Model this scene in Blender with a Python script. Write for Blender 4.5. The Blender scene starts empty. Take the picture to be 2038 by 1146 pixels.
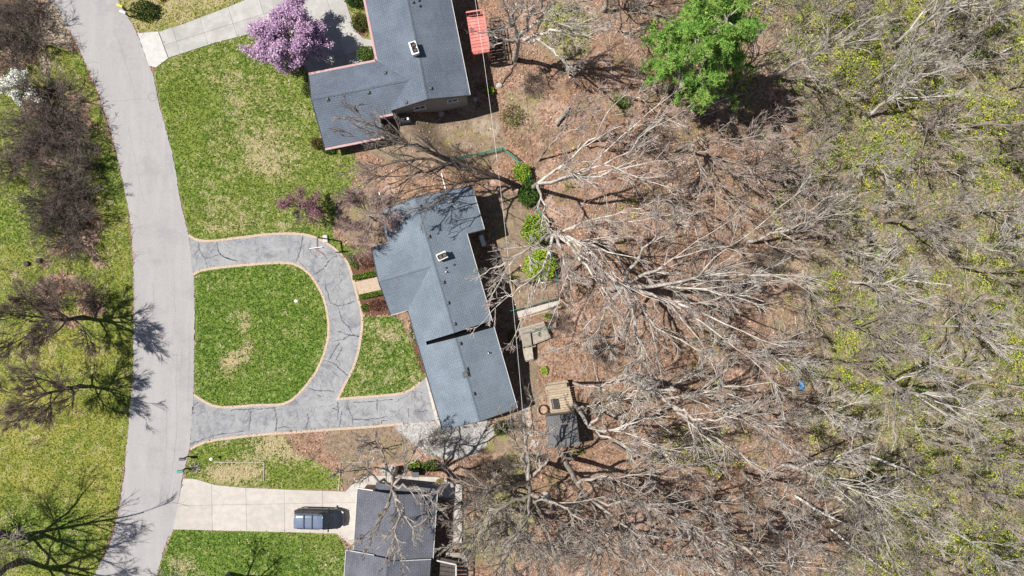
import bpy, math, random
import numpy as np
from mathutils import Vector

# ------------------------------------------------------------------ camera, sky, sun
SC = bpy.context.scene
COL = SC.collection
H = 69.0            # camera height above the street, metres
S = 0.05            # metres per photo pixel on the street plane
CX, CY = 1019.0, 573.0

cam_d = bpy.data.cameras.new('camera')
cam_d.sensor_width = 36.0
cam_d.lens = 18.0 / ((1019.0 * S) / H)
cam_d.clip_end = 2000.0
cam = bpy.data.objects.new('camera', cam_d)
COL.objects.link(cam)
cam.location = (0, 0, H)
SC.camera = cam

SUN_EL = math.radians(61.0)
TO_SUN = Vector((-math.cos(SUN_EL) * 0.994, math.cos(SUN_EL) * 0.109, math.sin(SUN_EL)))
world = bpy.data.worlds.new('World')
SC.world = world
world.use_nodes = True
wn = world.node_tree.nodes
sky = wn.new('ShaderNodeTexSky')
sky.sky_type = 'NISHITA'
sky.sun_disc = False
sky.sun_elevation = SUN_EL
sky.sun_rotation = math.radians(276.3)
wn['Background'].inputs['Strength'].default_value = 0.05
world.node_tree.links.new(sky.outputs[0], wn['Background'].inputs['Color'])

sun_d = bpy.data.lights.new('sun', 'SUN')
sun_d.energy = 5.0
sun_d.angle = math.radians(0.5)
sun_d.color = (1.0, 0.955, 0.89)
sun = bpy.data.objects.new('sun', sun_d)
COL.objects.link(sun)
sun.rotation_euler = TO_SUN.to_track_quat('Z', 'Y').to_euler()
sun.location = (-30, 5, 60)

SC.view_settings.view_transform = 'Standard'
SC.view_settings.look = 'None'
SC.view_settings.exposure = 0.6
SC.view_settings.gamma = 1.0

rng = random.Random(7)
RS = np.random.RandomState(11)


# ------------------------------------------------------------------ terrain + pixel mapping
def sm(t):
    t = np.clip(t, 0.0, 1.0)
    return t * t * (3 - 2 * t)


def ground_h(x, y):
    px = x / S + CX
    py = CY - y / S
    start = 885.0 - 80.0 * sm((340.0 - py) / 90.0)
    a = sm((px - start) / 75.0) * (1 - 0.75 * sm((py - 690.0) / 100.0)) * 2.1
    b = sm((px - 1060.0) / 1100.0) * 5.0
    w = sm((px - 1100.0) / 200.0)
    und = w * (0.28 * np.sin(x * 0.45 + y * 0.31) + 0.22 * np.sin(y * 0.6 - x * 0.23 + 1.3) + 0.1 * np.sin(x * 1.3 + 2 * y))
    l = sm((70.0 - px) / 260.0)
    return -(a + b) + und - 0.25 * l


def at(px, py, z=None):
    if z is not None:
        k = S * (H - z) / H
        return np.array([(px - CX) * k, (CY - py) * k, z])
    z = 0.0
    for _ in range(14):
        k = S * (H - z) / H
        x, y = (px - CX) * k, (CY - py) * k
        z = float(ground_h(x, y))
    return np.array([x, y, z])


def above(px, py, h):
    p = at(px, py)
    p[2] += h
    return p


# ------------------------------------------------------------------ materials
MATS = {}


def new_mat(name):
    m = bpy.data.materials.new(name)
    m.use_nodes = True
    MATS[name] = m
    nt = m.node_tree
    return m, nt, nt.nodes['Principled BSDF']


class NB:
    """tiny node helper"""
    def __init__(self, nt):
        self.nt = nt

    def n(self, t, **kw):
        nd = self.nt.nodes.new(t)
        for k, v in kw.items():
            setattr(nd, k, v)
        return nd

    def l(self, a, b):
        self.nt.links.new(a, b)

    def noise(self, vec, scale, detail=4, rough=0.6, dist=0.0):
        nd = self.n('ShaderNodeTexNoise')
        nd.inputs['Scale'].default_value = scale
        nd.inputs['Detail'].default_value = detail
        nd.inputs['Roughness'].default_value = rough
        nd.inputs['Distortion'].default_value = dist
        if vec is not None:
            self.l(vec, nd.inputs['Vector'])
        return nd.outputs['Fac']

    def ramp(self, fac, lo, hi):
        nd = self.n('ShaderNodeMapRange', interpolation_type='SMOOTHSTEP')
        nd.inputs['From Min'].default_value = lo
        nd.inputs['From Max'].default_value = hi
        self.l(fac, nd.inputs['Value'])
        return nd.outputs[0]

    def math(self, op, a, b):
        nd = self.n('ShaderNodeMath', operation=op)
        for i, v in ((0, a), (1, b)):
            if isinstance(v, (int, float)):
                nd.inputs[i].default_value = v
            else:
                self.l(v, nd.inputs[i])
        return nd.outputs[0]

    def mix(self, fac, a, b, blend='MIX'):
        nd = self.n('ShaderNodeMix', data_type='RGBA', blend_type=blend)
        for sock, v in ((nd.inputs[0], fac), (nd.inputs[6], a), (nd.inputs[7], b)):
            if isinstance(v, (int, float)):
                sock.default_value = v
            elif isinstance(v, tuple):
                sock.default_value = (*v, 1.0)
            else:
                self.l(v, sock)
        return nd.outputs[2]

    def bump(self, h, strength, dist, bsdf):
        nd = self.n('ShaderNodeBump')
        nd.inputs['Strength'].default_value = strength
        nd.inputs['Distance'].default_value = dist
        self.l(h, nd.inputs['Height'])
        self.l(nd.outputs[0], bsdf.inputs['Normal'])


def pmat(name, c1, c2, scale=3.0, rough=0.8, bump=0.0, coord='Object', c3=None, s3=0.4, rnd=0.0, metal=0.0, spec=0.3):
    m, nt, b = new_mat(name)
    q = NB(nt)
    tc = q.n('ShaderNodeTexCoord')
    vec = tc.outputs[coord]
    f = q.noise(vec, scale, 5, 0.65)
    col = q.mix(q.ramp(f, 0.32, 0.68), c1, c2)
    if c3:
        col = q.mix(q.ramp(q.noise(vec, s3, 4), 0.45, 0.7), col, c3)
    if rnd:
        oi = q.n('ShaderNodeObjectInfo')
        v = q.math('MULTIPLY_ADD', oi.outputs['Random'], rnd * 2)
        v.node.inputs[2].default_value = 1 - rnd
        hs = q.n('ShaderNodeHueSaturation')
        q.l(v, hs.inputs['Value'])
        q.l(col, hs.inputs['Color'])
        col = hs.outputs[0]
    q.l(col, b.inputs['Base Color'])
    b.inputs['Roughness'].default_value = rough
    b.inputs['Metallic'].default_value = metal
    b.inputs['Specular IOR Level'].default_value = spec
    if bump:
        q.bump(f, 0.6, bump, b)
    return m


def colmat(name, rough=0.85, trans=0.0):
    m, nt, b = new_mat(name)
    q = NB(nt)
    a = q.n('ShaderNodeAttribute', attribute_name='col')
    q.l(a.outputs['Color'], b.inputs['Base Color'])
    b.inputs['Roughness'].default_value = rough
    b.inputs['Specular IOR Level'].default_value = 0.15
    if trans:
        tr = q.n('ShaderNodeBsdfTranslucent')
        q.l(a.outputs['Color'], tr.inputs['Color'])
        mx = q.n('ShaderNodeMixShader')
        mx.inputs[0].default_value = trans
        q.l(b.outputs[0], mx.inputs[1])
        q.l(tr.outputs[0], mx.inputs[2])
        q.l(mx.outputs[0], nt.nodes['Material Output'].inputs['Surface'])
    return m


def shingle_mat(name, c1, c2, mortar, streak):
    m, nt, b = new_mat(name)
    q = NB(nt)
    uv = q.n('ShaderNodeUVMap')
    br = q.n('ShaderNodeTexBrick')
    br.offset = 0.37
    br.inputs['Scale'].default_value = 1.0
    br.inputs['Brick Width'].default_value = 0.33
    br.inputs['Row Height'].default_value = 0.21
    br.inputs['Mortar Size'].default_value = 0.016
    br.inputs['Mortar Smooth'].default_value = 0.5
    br.inputs['Bias'].default_value = 0.0
    br.inputs['Color1'].default_value = (*c1, 1)
    br.inputs['Color2'].default_value = (*c2, 1)
    br.inputs['Mortar'].default_value = (*mortar, 1)
    wob = q.noise(uv.outputs[0], 1.4, 3)
    vadd = q.n('ShaderNodeVectorMath', operation='MULTIPLY_ADD')
    q.l(wob, vadd.inputs[0])
    vadd.inputs[1].default_value = (0.0, 0.09, 0.0)
    q.l(uv.outputs[0], vadd.inputs[2])
    q.l(vadd.outputs[0], br.inputs['Vector'])
    big = q.noise(uv.outputs[0], 0.35, 5, 0.7)
    mp = q.n('ShaderNodeMapping')
    mp.inputs['Scale'].default_value = (0.5, 2.2, 1)
    q.l(uv.outputs[0], mp.inputs['Vector'])
    st = q.noise(mp.outputs[0], 1.2, 4, 0.7)
    col = q.mix(q.ramp(st, 0.4, 0.75), br.outputs['Color'], streak)
    col = q.mix(q.ramp(big, 0.35, 0.8), col, (c2[0] * 1.25, c2[1] * 1.25, c2[2] * 1.25))
    fine = q.noise(uv.outputs[0], 9.0, 3, 0.8)
    col = q.mix(0.3, col, q.mix(q.ramp(fine, 0.3, 0.7), (0.25, 0.25, 0.25), (0.8, 0.8, 0.8)), 'OVERLAY')
    q.l(col, b.inputs['Base Color'])
    b.inputs['Roughness'].default_value = 0.85
    b.inputs['Specular IOR Level'].default_value = 0.25
    inv = q.math('SUBTRACT', 1.0, br.outputs['Fac'])
    hh = q.math('ADD', inv, q.math('MULTIPLY', fine, 0.8))
    q.bump(hh, 0.7, 0.03, b)
    return m


# ------------------------------------------------------------------ object helpers
ORG = {}


def thing(name, label, cat, loc, group=None, kind=None, rz=0.0):
    o = bpy.data.objects.new(name, None)
    COL.objects.link(o)
    o.empty_display_size = 0.3
    o.location = tuple(float(v) for v in loc)
    o.rotation_euler = (0, 0, rz)
    ORG[o.name] = np.array([float(v) for v in loc])
    tag(o, label, cat, group, kind)
    return o


def tag(o, label=None, cat=None, group=None, kind=None):
    if label:
        o['label'] = label
    if cat:
        o['category'] = cat
    if group:
        o['group'] = group
    if kind:
        o['kind'] = kind
    return o


class M:
    """small mesh made of arbitrary polygons, in world coordinates"""
    def __init__(self):
        self.v = []
        self.f = []
        self.uv = None

    def add(self, vs, fs):
        o = len(self.v)
        self.v += [tuple(float(c) for c in p) for p in vs]
        self.f += [tuple(i + o for i in f) for f in fs]

    def prism(self, poly, z0, z1):
        """poly: list of xy (or xyz, then z offsets are relative)"""
        n = len(poly)
        a = sum(poly[i][0] * poly[(i + 1) % n][1] - poly[(i + 1) % n][0] * poly[i][1] for i in range(n))
        if a < 0:
            poly = poly[::-1]
        zz = [p[2] if len(p) > 2 else 0.0 for p in poly]
        vs = [(p[0], p[1], z + z0) for p, z in zip(poly, zz)] + [(p[0], p[1], z + z1) for p, z in zip(poly, zz)]
        fs = [tuple(range(n - 1, -1, -1)), tuple(range(n, 2 * n))]
        fs += [(i, (i + 1) % n, n + (i + 1) % n, n + i) for i in range(n)]
        self.add(vs, fs)
        return self

    def box(self, c, size, ax=(1, 0, 0), ay=None, bev=0.0):
        c = Vector(c)
        ax = Vector(ax).normalized()
        if ay is None:
            ay = Vector((0, 0, 1)).cross(ax)
            if ay.length < 1e-4:
                ay = Vector((0, 1, 0))
        ay = Vector(ay).normalized()
        az = ax.cross(ay).normalized()
        hx, hy, hz = [s / 2 for s in size]
        if bev <= 0:
            vs = [c + ax * (sx * hx) + ay * (sy * hy) + az * (sz * hz) for sz in (-1, 1) for sy in (-1, 1) for sx in (-1, 1)]
            self.add(vs, [(0, 2, 3, 1), (4, 5, 7, 6), (0, 1, 5, 4), (2, 6, 7, 3), (0, 4, 6, 2), (1, 3, 7, 5)])
        else:
            b = bev
            oct_ = [(-hx + b, -hy), (hx - b, -hy), (hx, -hy + b), (hx, hy - b), (hx - b, hy), (-hx + b, hy), (-hx, hy - b), (-hx, -hy + b)]
            rings = [(-hz, 0.0), (hz - b, 0.0), (hz, b)]
            vs = []
            for z, ins in rings:
                for (x, y) in oct_:
                    x2 = x * (hx - ins) / hx
                    y2 = y * (hy - ins) / hy
                    vs.append(c + ax * x2 + ay * y2 + az * z)
            fs = [tuple(range(7, -1, -1)), tuple(range(16, 24))]
            for r in range(2):
                fs += [(r * 8 + i, r * 8 + (i + 1) % 8, r * 8 + 8 + (i + 1) % 8, r * 8 + 8 + i) for i in range(8)]
            self.add(vs, fs)
        return self

    def bar(self, p0, p1, w, h):
        p0, p1 = Vector(p0), Vector(p1)
        d = p1 - p0
        self.box((p0 + p1) / 2, (d.length, w, h), d)
        return self

    def tube(self, pts, rad, n=8, cap=True):
        pts = [Vector(p) for p in pts]
        k = len(pts)
        rads = rad if isinstance(rad, (list, tuple)) else [rad] * k
        vs = []
        for i in range(k):
            t = (pts[min(i + 1, k - 1)] - pts[max(i - 1, 0)]).normalized()
            ref = Vector((0, 0, 1)) if abs(t.z) < 0.9 else Vector((1, 0, 0))
            u = t.cross(ref).normalized()
            w = u.cross(t)
            for j in range(n):
                a = 2 * math.pi * j / n
                vs.append(pts[i] + (u * math.cos(a) + w * math.sin(a)) * rads[i])
        fs = [(i * n + j, i * n + (j + 1) % n, (i + 1) * n + (j + 1) % n, (i + 1) * n + j) for i in range(k - 1) for j in range(n)]
        if cap:
            fs += [tuple(range(n)), tuple(range((k - 1) * n + n - 1, (k - 1) * n - 1, -1))]
        self.add(vs, fs)
        return self

    def lathe(self, c, prof, n=16):
        c = Vector(c)
        vs, fs = [], []
        for r, z in prof:
            for j in range(n):
                a = 2 * math.pi * j / n
                vs.append(c + Vector((r * math.cos(a), r * math.sin(a), z)))
        for i in range(len(prof) - 1):
            fs += [(i * n + j, i * n + (j + 1) % n, (i + 1) * n + (j + 1) % n, (i + 1) * n + j) for j in range(n)]
        fs.append(tuple(range(n - 1, -1, -1)))
        fs.append(tuple((len(prof) - 1) * n + j for j in range(n)))
        self.add(vs, fs)
        return self

    def ribbon(self, pts, w, z):
        """flat strip along xyz points"""
        pts = [np.array(p, float) for p in pts]
        k = len(pts)
        ws = w if isinstance(w, (list, tuple)) else [w] * k
        vs = []
        for i in range(k):
            t = pts[min(i + 1, k - 1)] - pts[max(i - 1, 0)]
            nrm = np.array([-t[1], t[0], 0.0])
            nrm /= max(np.linalg.norm(nrm), 1e-6)
            vs += [pts[i] + nrm * ws[i] / 2 + [0, 0, z], pts[i] - nrm * ws[i] / 2 + [0, 0, z]]
        self.add(vs, [(2 * i, 2 * i + 1, 2 * i + 3, 2 * i + 2) for i in range(k - 1)])
        return self

    def build(self, name, mat, parent=None, smooth=False, uv=None):
        me = bpy.data.meshes.new(name)
        org = ORG[parent.name] if parent is not None else np.zeros(3)
        me.from_pydata([(p[0] - org[0], p[1] - org[1], p[2] - org[2]) for p in self.v], [], self.f)
        me.materials.append(MATS[mat])
        if smooth:
            me.polygons.foreach_set('use_smooth', [True] * len(me.polygons))
        if uv is not None:
            lay = me.uv_layers.new(name='UVMap')
            for lp in me.loops:
                co = self.v[lp.vertex_index]
                lay.data[lp.index].uv = uv(co)
        me.update()
        o = bpy.data.objects.new(name, me)
        COL.objects.link(o)
        if parent is not None:
            o.parent = parent
            ORG[o.name] = org
        return o


def npmesh(name, V, F, mat, parent=None, col=None, smooth=False, org=None):
    """big mesh from numpy arrays; F is (n,3) or (n,4), or a list of such arrays"""
    me = bpy.data.meshes.new(name)
    if org is None:
        org = ORG[parent.name] if parent is not None else np.zeros(3)
    V = np.asarray(V, dtype=np.float32).reshape(-1, 3) - np.asarray(org, dtype=np.float32)
    Fs = F if isinstance(F, list) else [F]
    me.vertices.add(len(V))
    me.vertices.foreach_set('co', V.ravel())
    li = np.concatenate([f.ravel() for f in Fs]).astype(np.int32)
    tot = np.concatenate([np.full(len(f), f.shape[1]) for f in Fs]).astype(np.int32)
    start = np.concatenate([[0], np.cumsum(tot)[:-1]]).astype(np.int32)
    me.loops.add(len(li))
    me.loops.foreach_set('vertex_index', li)
    me.polygons.add(len(tot))
    me.polygons.foreach_set('loop_start', start)
    me.polygons.foreach_set('loop_total', tot)
    if smooth:
        me.polygons.foreach_set('use_smooth', np.ones(len(tot), dtype=bool))
    if col is not None:
        ca = me.color_attributes.new('col', 'FLOAT_COLOR', 'POINT')
        c4 = np.ones((len(V), 4), dtype=np.float32)
        c4[:, :3] = col
        ca.data.foreach_set('color', c4.ravel())
    me.update(calc_edges=True)
    me.validate()
    me.materials.append(MATS[mat])
    o = bpy.data.objects.new(name, me)
    COL.objects.link(o)
    if parent is not None:
        o.parent = parent
        ORG[o.name] = np.asarray(org)
    return o


def copy_tree(src, loc, rz, sc, parent=None):
    """copy a thing with its parts"""
    c = src.copy()
    COL.objects.link(c)
    c.parent = parent
    if parent is None:
        c.location = tuple(float(v) for v in loc)
        c.rotation_euler = (0, 0, rz)
        c.scale = (sc, sc, sc)
        ORG[c.name] = np.array(loc, float)
    for ch in [o for o in src.children]:
        copy_tree(ch, None, None, None, c)
    return c


def unit(a):
    return a / np.maximum(np.linalg.norm(a, axis=-1, keepdims=True), 1e-9)


def tubes(P, R, n):
    m, k, _ = P.shape
    t = np.empty_like(P)
    t[:, 1:-1] = P[:, 2:] - P[:, :-2]
    t[:, 0] = P[:, 1] - P[:, 0]
    t[:, -1] = P[:, -1] - P[:, -2]
    t = unit(t)
    ref = np.where(np.abs(t[..., 2:3]) > 0.9, np.array([1.0, 0, 0]), np.array([0, 0, 1.0]))
    u = unit(np.cross(t, ref))
    w = np.cross(u, t)
    a = np.arange(n) * 2 * np.pi / n
    ring = u[:, :, None, :] * np.cos(a)[None, None, :, None] + w[:, :, None, :] * np.sin(a)[None, None, :, None]
    V = P[:, :, None, :] + ring * R[:, :, None, None]
    idx = np.arange(m * k * n).reshape(m, k, n)
    nx = np.roll(idx, -1, axis=2)
    F = np.stack([idx[:, :-1], nx[:, :-1], nx[:, 1:], idx[:, 1:]], axis=-1).reshape(-1, 4)
    return V.reshape(-1, 3), F


def grow(rs, P, R, m, t0, t1, ang, lf, k, up=0.0, wob=0.15, rf=0.6, rmin=0.012, flat=None):
    n, K, _ = P.shape
    t = np.sort(rs.uniform(t0, t1, (n, m)), axis=1)
    f = t * (K - 1)
    i = np.minimum(f.astype(int), K - 2)
    w = (f - i)[..., None]
    ar = np.arange(n)[:, None]
    base = P[ar, i] * (1 - w) + P[ar, i + 1] * w
    tan = unit(P[ar, i + 1] - P[ar, i])
    rad = R[ar, i] * (1 - w[..., 0]) + R[ar, i + 1] * w[..., 0]
    L = np.linalg.norm(np.diff(P, axis=1), axis=2).sum(1)[:, None]
    rv = rs.normal(size=(n, m, 3))
    if flat is not None:
        rv[..., 2] *= flat
    perp = unit(rv - (rv * tan).sum(-1, keepdims=True) * tan)
    a = (ang * rs.uniform(0.65, 1.35, (n, m)))[..., None]
    d = tan * np.cos(a) + perp * np.sin(a)
    d[..., 2] += up
    d = unit(d)
    ln = L * lf * (1.2 - 0.65 * t) * rs.uniform(0.65, 1.3, (n, m))
    N = n * m
    base = base.reshape(N, 3)
    d = d.reshape(N, 3)
    step = (ln.reshape(N) / (k - 1))[:, None]
    pts = np.empty((N, k, 3))
    pts[:, 0] = base
    for j in range(1, k):
        pts[:, j] = pts[:, j - 1] + d * step
        d = d + rs.normal(size=(N, 3)) * wob
        d[:, 2] += up * 0.35
        d = unit(d)
    r0 = np.maximum(rad.reshape(N) * rf, rmin * 1.1)
    s = np.linspace(0, 1, k)[None, :]
    RR = r0[:, None] * (1 - s) + rmin * s
    RR[:, -1] *= 0.6
    return pts, RR


def catmull(ctrl, K, jit, rs):
    c = np.array(ctrl, float)
    if len(c) == 2:
        c = np.array([c[0], (c[0] + c[1]) / 2, c[1]])
    e = np.vstack([2 * c[0] - c[1], c, 2 * c[-1] - c[-2]])
    ts = np.linspace(0, len(c) - 1 - 1e-6, K)
    out = []
    for t in ts:
        i = int(t)
        u = t - i
        p0, p1, p2, p3 = e[i], e[i + 1], e[i + 2], e[i + 3]
        out.append(0.5 * (2 * p1 + (p2 - p0) * u + (2 * p0 - 5 * p1 + 4 * p2 - p3) * u * u + (3 * p1 - p0 - 3 * p2 + p3) * u ** 3))
    out = np.array(out)
    out[1:-1] += rs.normal(size=(K - 2, 3)) * jit
    return out


# ------------------------------------------------------------------ ground regions (photo pixels on the ground)
ROAD_L = [(40, -130), (75, -50), (102, 0), (145, 73), (170, 124), (191, 173), (211, 231), (235, 316), (249, 385), (259, 438), (265, 506),
          (266, 574), (266, 659), (265, 744), (261, 786), (255, 857), (248, 938), (236, 1020), (220, 1080), (198, 1124), (172, 1175), (120, 1270)]
ROAD_R = [(170, -130), (207, -50), (235, 0), (272, 65), (296, 129), (305, 150), (313, 191), (327, 245), (340, 293), (351, 345), (357, 388), (364, 421),
          (375, 470), (384.5, 543), (387, 608), (387, 676), (386, 760), (385, 786), (381, 846), (377, 892), (368, 931), (363, 952), (345, 1054),
          (335, 1069), (324, 1101), (312, 1146), (300, 1190), (255, 1290)]
DRIVE_OUT = [(376, 469), (391, 477.5), (418, 480.5), (480, 473.5), (531, 467.5), (582, 465.7), (616, 470), (643, 481), (670.6, 500), (691, 523.6), (703, 561),
             (709.7, 588), (718, 619), (720, 646), (716.5, 676.7), (711, 704), (701, 734.6), (692, 752), (680, 775), (671, 795)]
SPUR_TOP = [(671, 795), (747, 789), (804, 782.5), (830.6, 766.6), (846.5, 752)]
SPUR_BOT = [(866, 835), (801, 842), (740, 848), (659, 853.5), (588, 859), (517, 864), (428.6, 874.6), (395, 884), (379, 893)]
ISLAND = [(384.5, 545), (401.6, 537), (435.6, 531.6), (480, 527), (531, 523), (568.5, 522), (592, 527), (616, 544), (633, 568), (646.8, 598.4),
          (653.6, 632.5), (655, 663), (650, 690), (643.4, 711), (630, 740), (623, 750.6), (598.6, 780.7), (566.7, 803.8), (510, 807), (446, 811), (418, 805.5), (393, 791), (386, 786)]
APRON = [(274, 66), (315, 63), (335, 116), (311, 134), (297, 131)]
UP_DRIVE = [(316.5, 63), (357, 51), (442, 19), (487, 1), (510, -40), (600, -70), (686, -40), (687, 0), (698, 34), (705, 58), (722, 76), (750, 82), (762, 132),
            (620, 152), (600, 120), (555, 66), (510, 64), (425, 86), (336, 115)]
LOW_DRIVE = [(365, 950), (393, 954), (428, 965), (482, 970), (570, 974), (687, 978), (706, 960), (716, 950), (742, 946), (870, 949), (920, 964), (919, 1078),
             (903, 1078), (903, 990), (730, 985), (712, 1090), (694, 1080), (670, 1061), (345, 1053)]
WALK = [(704, 562), (760, 549), (770, 574), (711, 587)]
GRAVEL = [(785, 846), (866, 836), (884, 855), (925, 846), (975, 836), (985, 862), (950, 905), (900, 915), (850, 905), (822, 882), (785, 852)]
LAWNS = [
    ([(311, 134), (335, 116), (425, 86), (510, 64), (560, 100), (615, 150), (640, 290), (700, 300), (715, 330), (690, 380), (668, 400), (660, 470), (690, 490), (735, 495), (700, 545), (690, 522), (643, 481), (582, 466),
      (480, 473), (391, 478), (376, 469), (355, 380), (327, 245), (305, 150)], 0.11, 0.2),
    (ISLAND, 0.02, 0.0),
    ([(720, 646), (716, 676), (701, 735), (671, 793), (747, 788), (804, 782), (846, 752), (836, 715), (815, 680), (800, 640), (785, 630), (725, 628)], 0.16, 0.0),
    ([(379, 892), (428, 875), (517, 864), (560, 862), (585, 900), (640, 925), (680, 950), (680, 976), (570, 974), (428, 965), (365, 949)], 0.26, 0.2),
    ([(345, 1054), (669, 1061), (688, 1090), (684, 1180), (300, 1180)], 0.0, 0.0),
    ([(-900, -600), (20, -160), (102, 0), (145, 73), (191, 173), (235, 316), (259, 438), (266, 574), (265, 744), (255, 857), (236, 1020), (198, 1124), (120, 1270), (-100, 1800), (-900, 1800)], 0.08, 0.5),
    ([(205, -50), (235, 0), (272, 65), (316, 63), (357, 51), (487, 0), (520, -60)], 0.35, 0.8),
    ([(680, -30), (700, 34), (725, 76), (750, 80), (735, -30)], 0.2, 0.4),
    ([(640, 150), (650, 300), (660, 300), (615, 150)], 0.1, 0.3),
]
# brown leaf litter under the thickets west of the street (cx, cy, rx, ry)
LITTER_BLOBS = [(60, 30, 90, 80), (30, 110, 70, 60), (110, 60, 50, 75), (120, 260, 90, 130), (60, 330, 60, 50), (150, 440, 75, 90), (95, 560, 85, 60), (150, 620, 60, 35), (190, 520, 30, 30), (5, 40, 60, 60)]
SOIL = [
    [(770, 240), (940, 225), (985, 210), (1010, 290), (985, 330), (900, 325), (850, 330), (760, 320), (730, 300)],
    [(955, 380), (1055, 380), (1090, 460), (1105, 580), (1110, 620), (1000, 630), (985, 500)],
    [(665, 385), (740, 350), (760, 410), (768, 480), (735, 492), (690, 480), (668, 440)],
    [(650, 858), (800, 845), (830, 880), (820, 920), (690, 920), (640, 890)],
    [(425, 921), (525, 921), (525, 958), (430, 952)],
    [(676, 920), (745, 920), (740, 952), (690, 975), (676, 975)],
    [(1000, 640), (1060, 640), (1075, 800), (1050, 900), (960, 900), (985, 840), (1040, 800)],
]
MULCH = [
    [(694, 510), (745, 490), (760, 545), (702, 558)],
    [(712, 590), (768, 578), (782, 626), (725, 630)],
    [(812, 632), (826, 640), (850, 740), (838, 745), (822, 690)],
    [(702, 30), (728, 40), (735, 74), (718, 70)],
]


def pip(px, py, poly):
    inside = np.zeros(px.shape, bool)
    n = len(poly)
    for i in range(n):
        x0, y0 = poly[i]
        x1, y1 = poly[(i + 1) % n]
        if y0 == y1:
            continue
        c = ((y0 > py) != (y1 > py)) & (px < (x1 - x0) * (py - y0) / (y1 - y0) + x0)
        inside ^= c
    return inside


def vnoise(x, y, seed=0):
    """cheap smooth value noise"""
    xi = np.floor(x).astype(np.int64)
    yi = np.floor(y).astype(np.int64)
    fx = x - xi
    fy = y - yi
    fx = fx * fx * (3 - 2 * fx)
    fy = fy * fy * (3 - 2 * fy)

    def h(a, b):
        v = (a * 374761393 + b * 668265263 + seed * 974711) & 0x7fffffff
        v = ((v ^ (v >> 13)) * 1274126177) & 0x7fffffff
        return (v % 10007) / 10007.0
    return (h(xi, yi) * (1 - fx) + h(xi + 1, yi) * fx) * (1 - fy) + (h(xi, yi + 1) * (1 - fx) + h(xi + 1, yi + 1) * fx) * fy


def axis(lo, hi, step, far):
    core = np.arange(lo, hi + step / 2, step)
    ext = []
    d, s = 0.0, step
    while d < far:
        s *= 1.35
        d += s
        ext.append(d)
    ext = np.array(ext)
    return np.concatenate([lo - ext[::-1], core, hi + ext])


gx = axis(-58, 64, 0.22, 420)
gy = axis(-36, 36, 0.22, 420)
GX, GY = np.meshgrid(gx, gy)
GZ = ground_h(GX, GY)
KK = S * (H - GZ) / H
PX = GX / KK + CX
PY = CY - GY / KK
hard_polys = [ROAD_L + ROAD_R[::-1], APRON, UP_DRIVE, LOW_DRIVE, WALK,
              DRIVE_OUT + SPUR_TOP[1:] + SPUR_BOT + [(381, 846), (385, 788)] + ISLAND[::-1] + [(380, 520)]]
hard = np.zeros(GX.shape, bool)
for p in hard_polys:
    hard |= pip(PX, PY, p)
lawn = np.zeros(GX.shape)
dry = np.zeros(GX.shape)
yel = np.zeros(GX.shape)
for poly, d, yl in LAWNS:
    m = pip(PX, PY, poly)
    lawn[m] = 1.0
    dry[m] = d
    yel[m] = yl
wob = (vnoise(GX * 0.5, GY * 0.5, 3) - 0.5) * 0.9 + (vnoise(GX * 1.7, GY * 1.7, 5) - 0.5) * 0.6
for (bx, by, rx, ry) in LITTER_BLOBS:
    d = ((PX - bx) / rx) ** 2 + ((PY - by) / ry) ** 2
    v = np.clip((0.95 + wob * 1.5 - d) * 1.3, 0, 1)
    lawn = lawn * (1 - 0.8 * v)
# worn straw patches
for (bx, by, rx, ry, s) in [(487, 640, 14, 30, 0.46), (493, 690, 14, 14, 0.5), (472, 715, 34, 18, 0.42), (450, 730, 20, 20, 0.2), (460, 270, 55, 90, 0.08), (535, 250, 60, 110, 0.12), (430, 170, 60, 50, 0.06), (545, 310, 50, 50, 0.16), (470, 160, 40, 20, 0.12), (770, 668, 18, 14, 0.4),
                            (570, 885, 70, 35, 0.34), (480, 940, 60, 20, 0.4), (590, 945, 60, 25, -0.22), (640, 955, 40, 20, -0.25), (410, 900, 50, 20, -0.3), (540, 930, 25, 30, -0.2), (340, 400, 70, 60, -0.15), (380, 200, 60, 50, -0.2),
                            (360, 1130, 40, 30, 0.3), (650, 1130, 30, 40, 0.2), (500, 455, 90, 20, 0.08), (450, 430, 80, 40, 0.1), (40, 830, 90, 60, 0.12), (60, 700, 60, 30, 0.15), (380, 285, 40, 40, -0.2)]:
    d = ((PX - bx) / rx) ** 2 + ((PY - by) / ry) ** 2
    dry += s * np.clip(1.3 - d + wob * 0.8, 0, 1)
for (bx, by, rx, ry, s) in [(40, 820, 130, 70, 0.65), (110, 700, 130, 45, 0.45), (30, 430, 60, 70, -0.3), (200, 930, 60, 110, 0.3), (90, 1060, 110, 70, -0.3), (60, 940, 80, 50, 0.3), (225, 300, 30, 120, -0.4)]:
    d = ((PX - bx) / rx) ** 2 + ((PY - by) / ry) ** 2
    yel += s * np.clip(1.3 - d + wob * 0.6, 0, 1)
xl = np.interp(PY, [p[1] for p in ROAD_L], [p[0] for p in ROAD_L])
xr = np.interp(PY, [p[1] for p in ROAD_R], [p[0] for p in ROAD_R])
lawn = lawn * (1 - 0.6 * np.clip(np.exp(-((xl - PX) / 6.0) ** 2) * (0.55 + 1.8 * wob), 0, 1))
lawn = lawn * (1 - 0.6 * np.clip(np.exp(-((PX - xr) / 4.0) ** 2) * (0.3 + 1.2 * wob + 0.3), 0, 1))
gw = sm((PX + wob * 180 - 1440) / 320.0) + sm((PX - 1250) / 200) * sm((250 - PY) / 200.0) * 0.4
gw = np.clip(gw, 0, 1)
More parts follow.
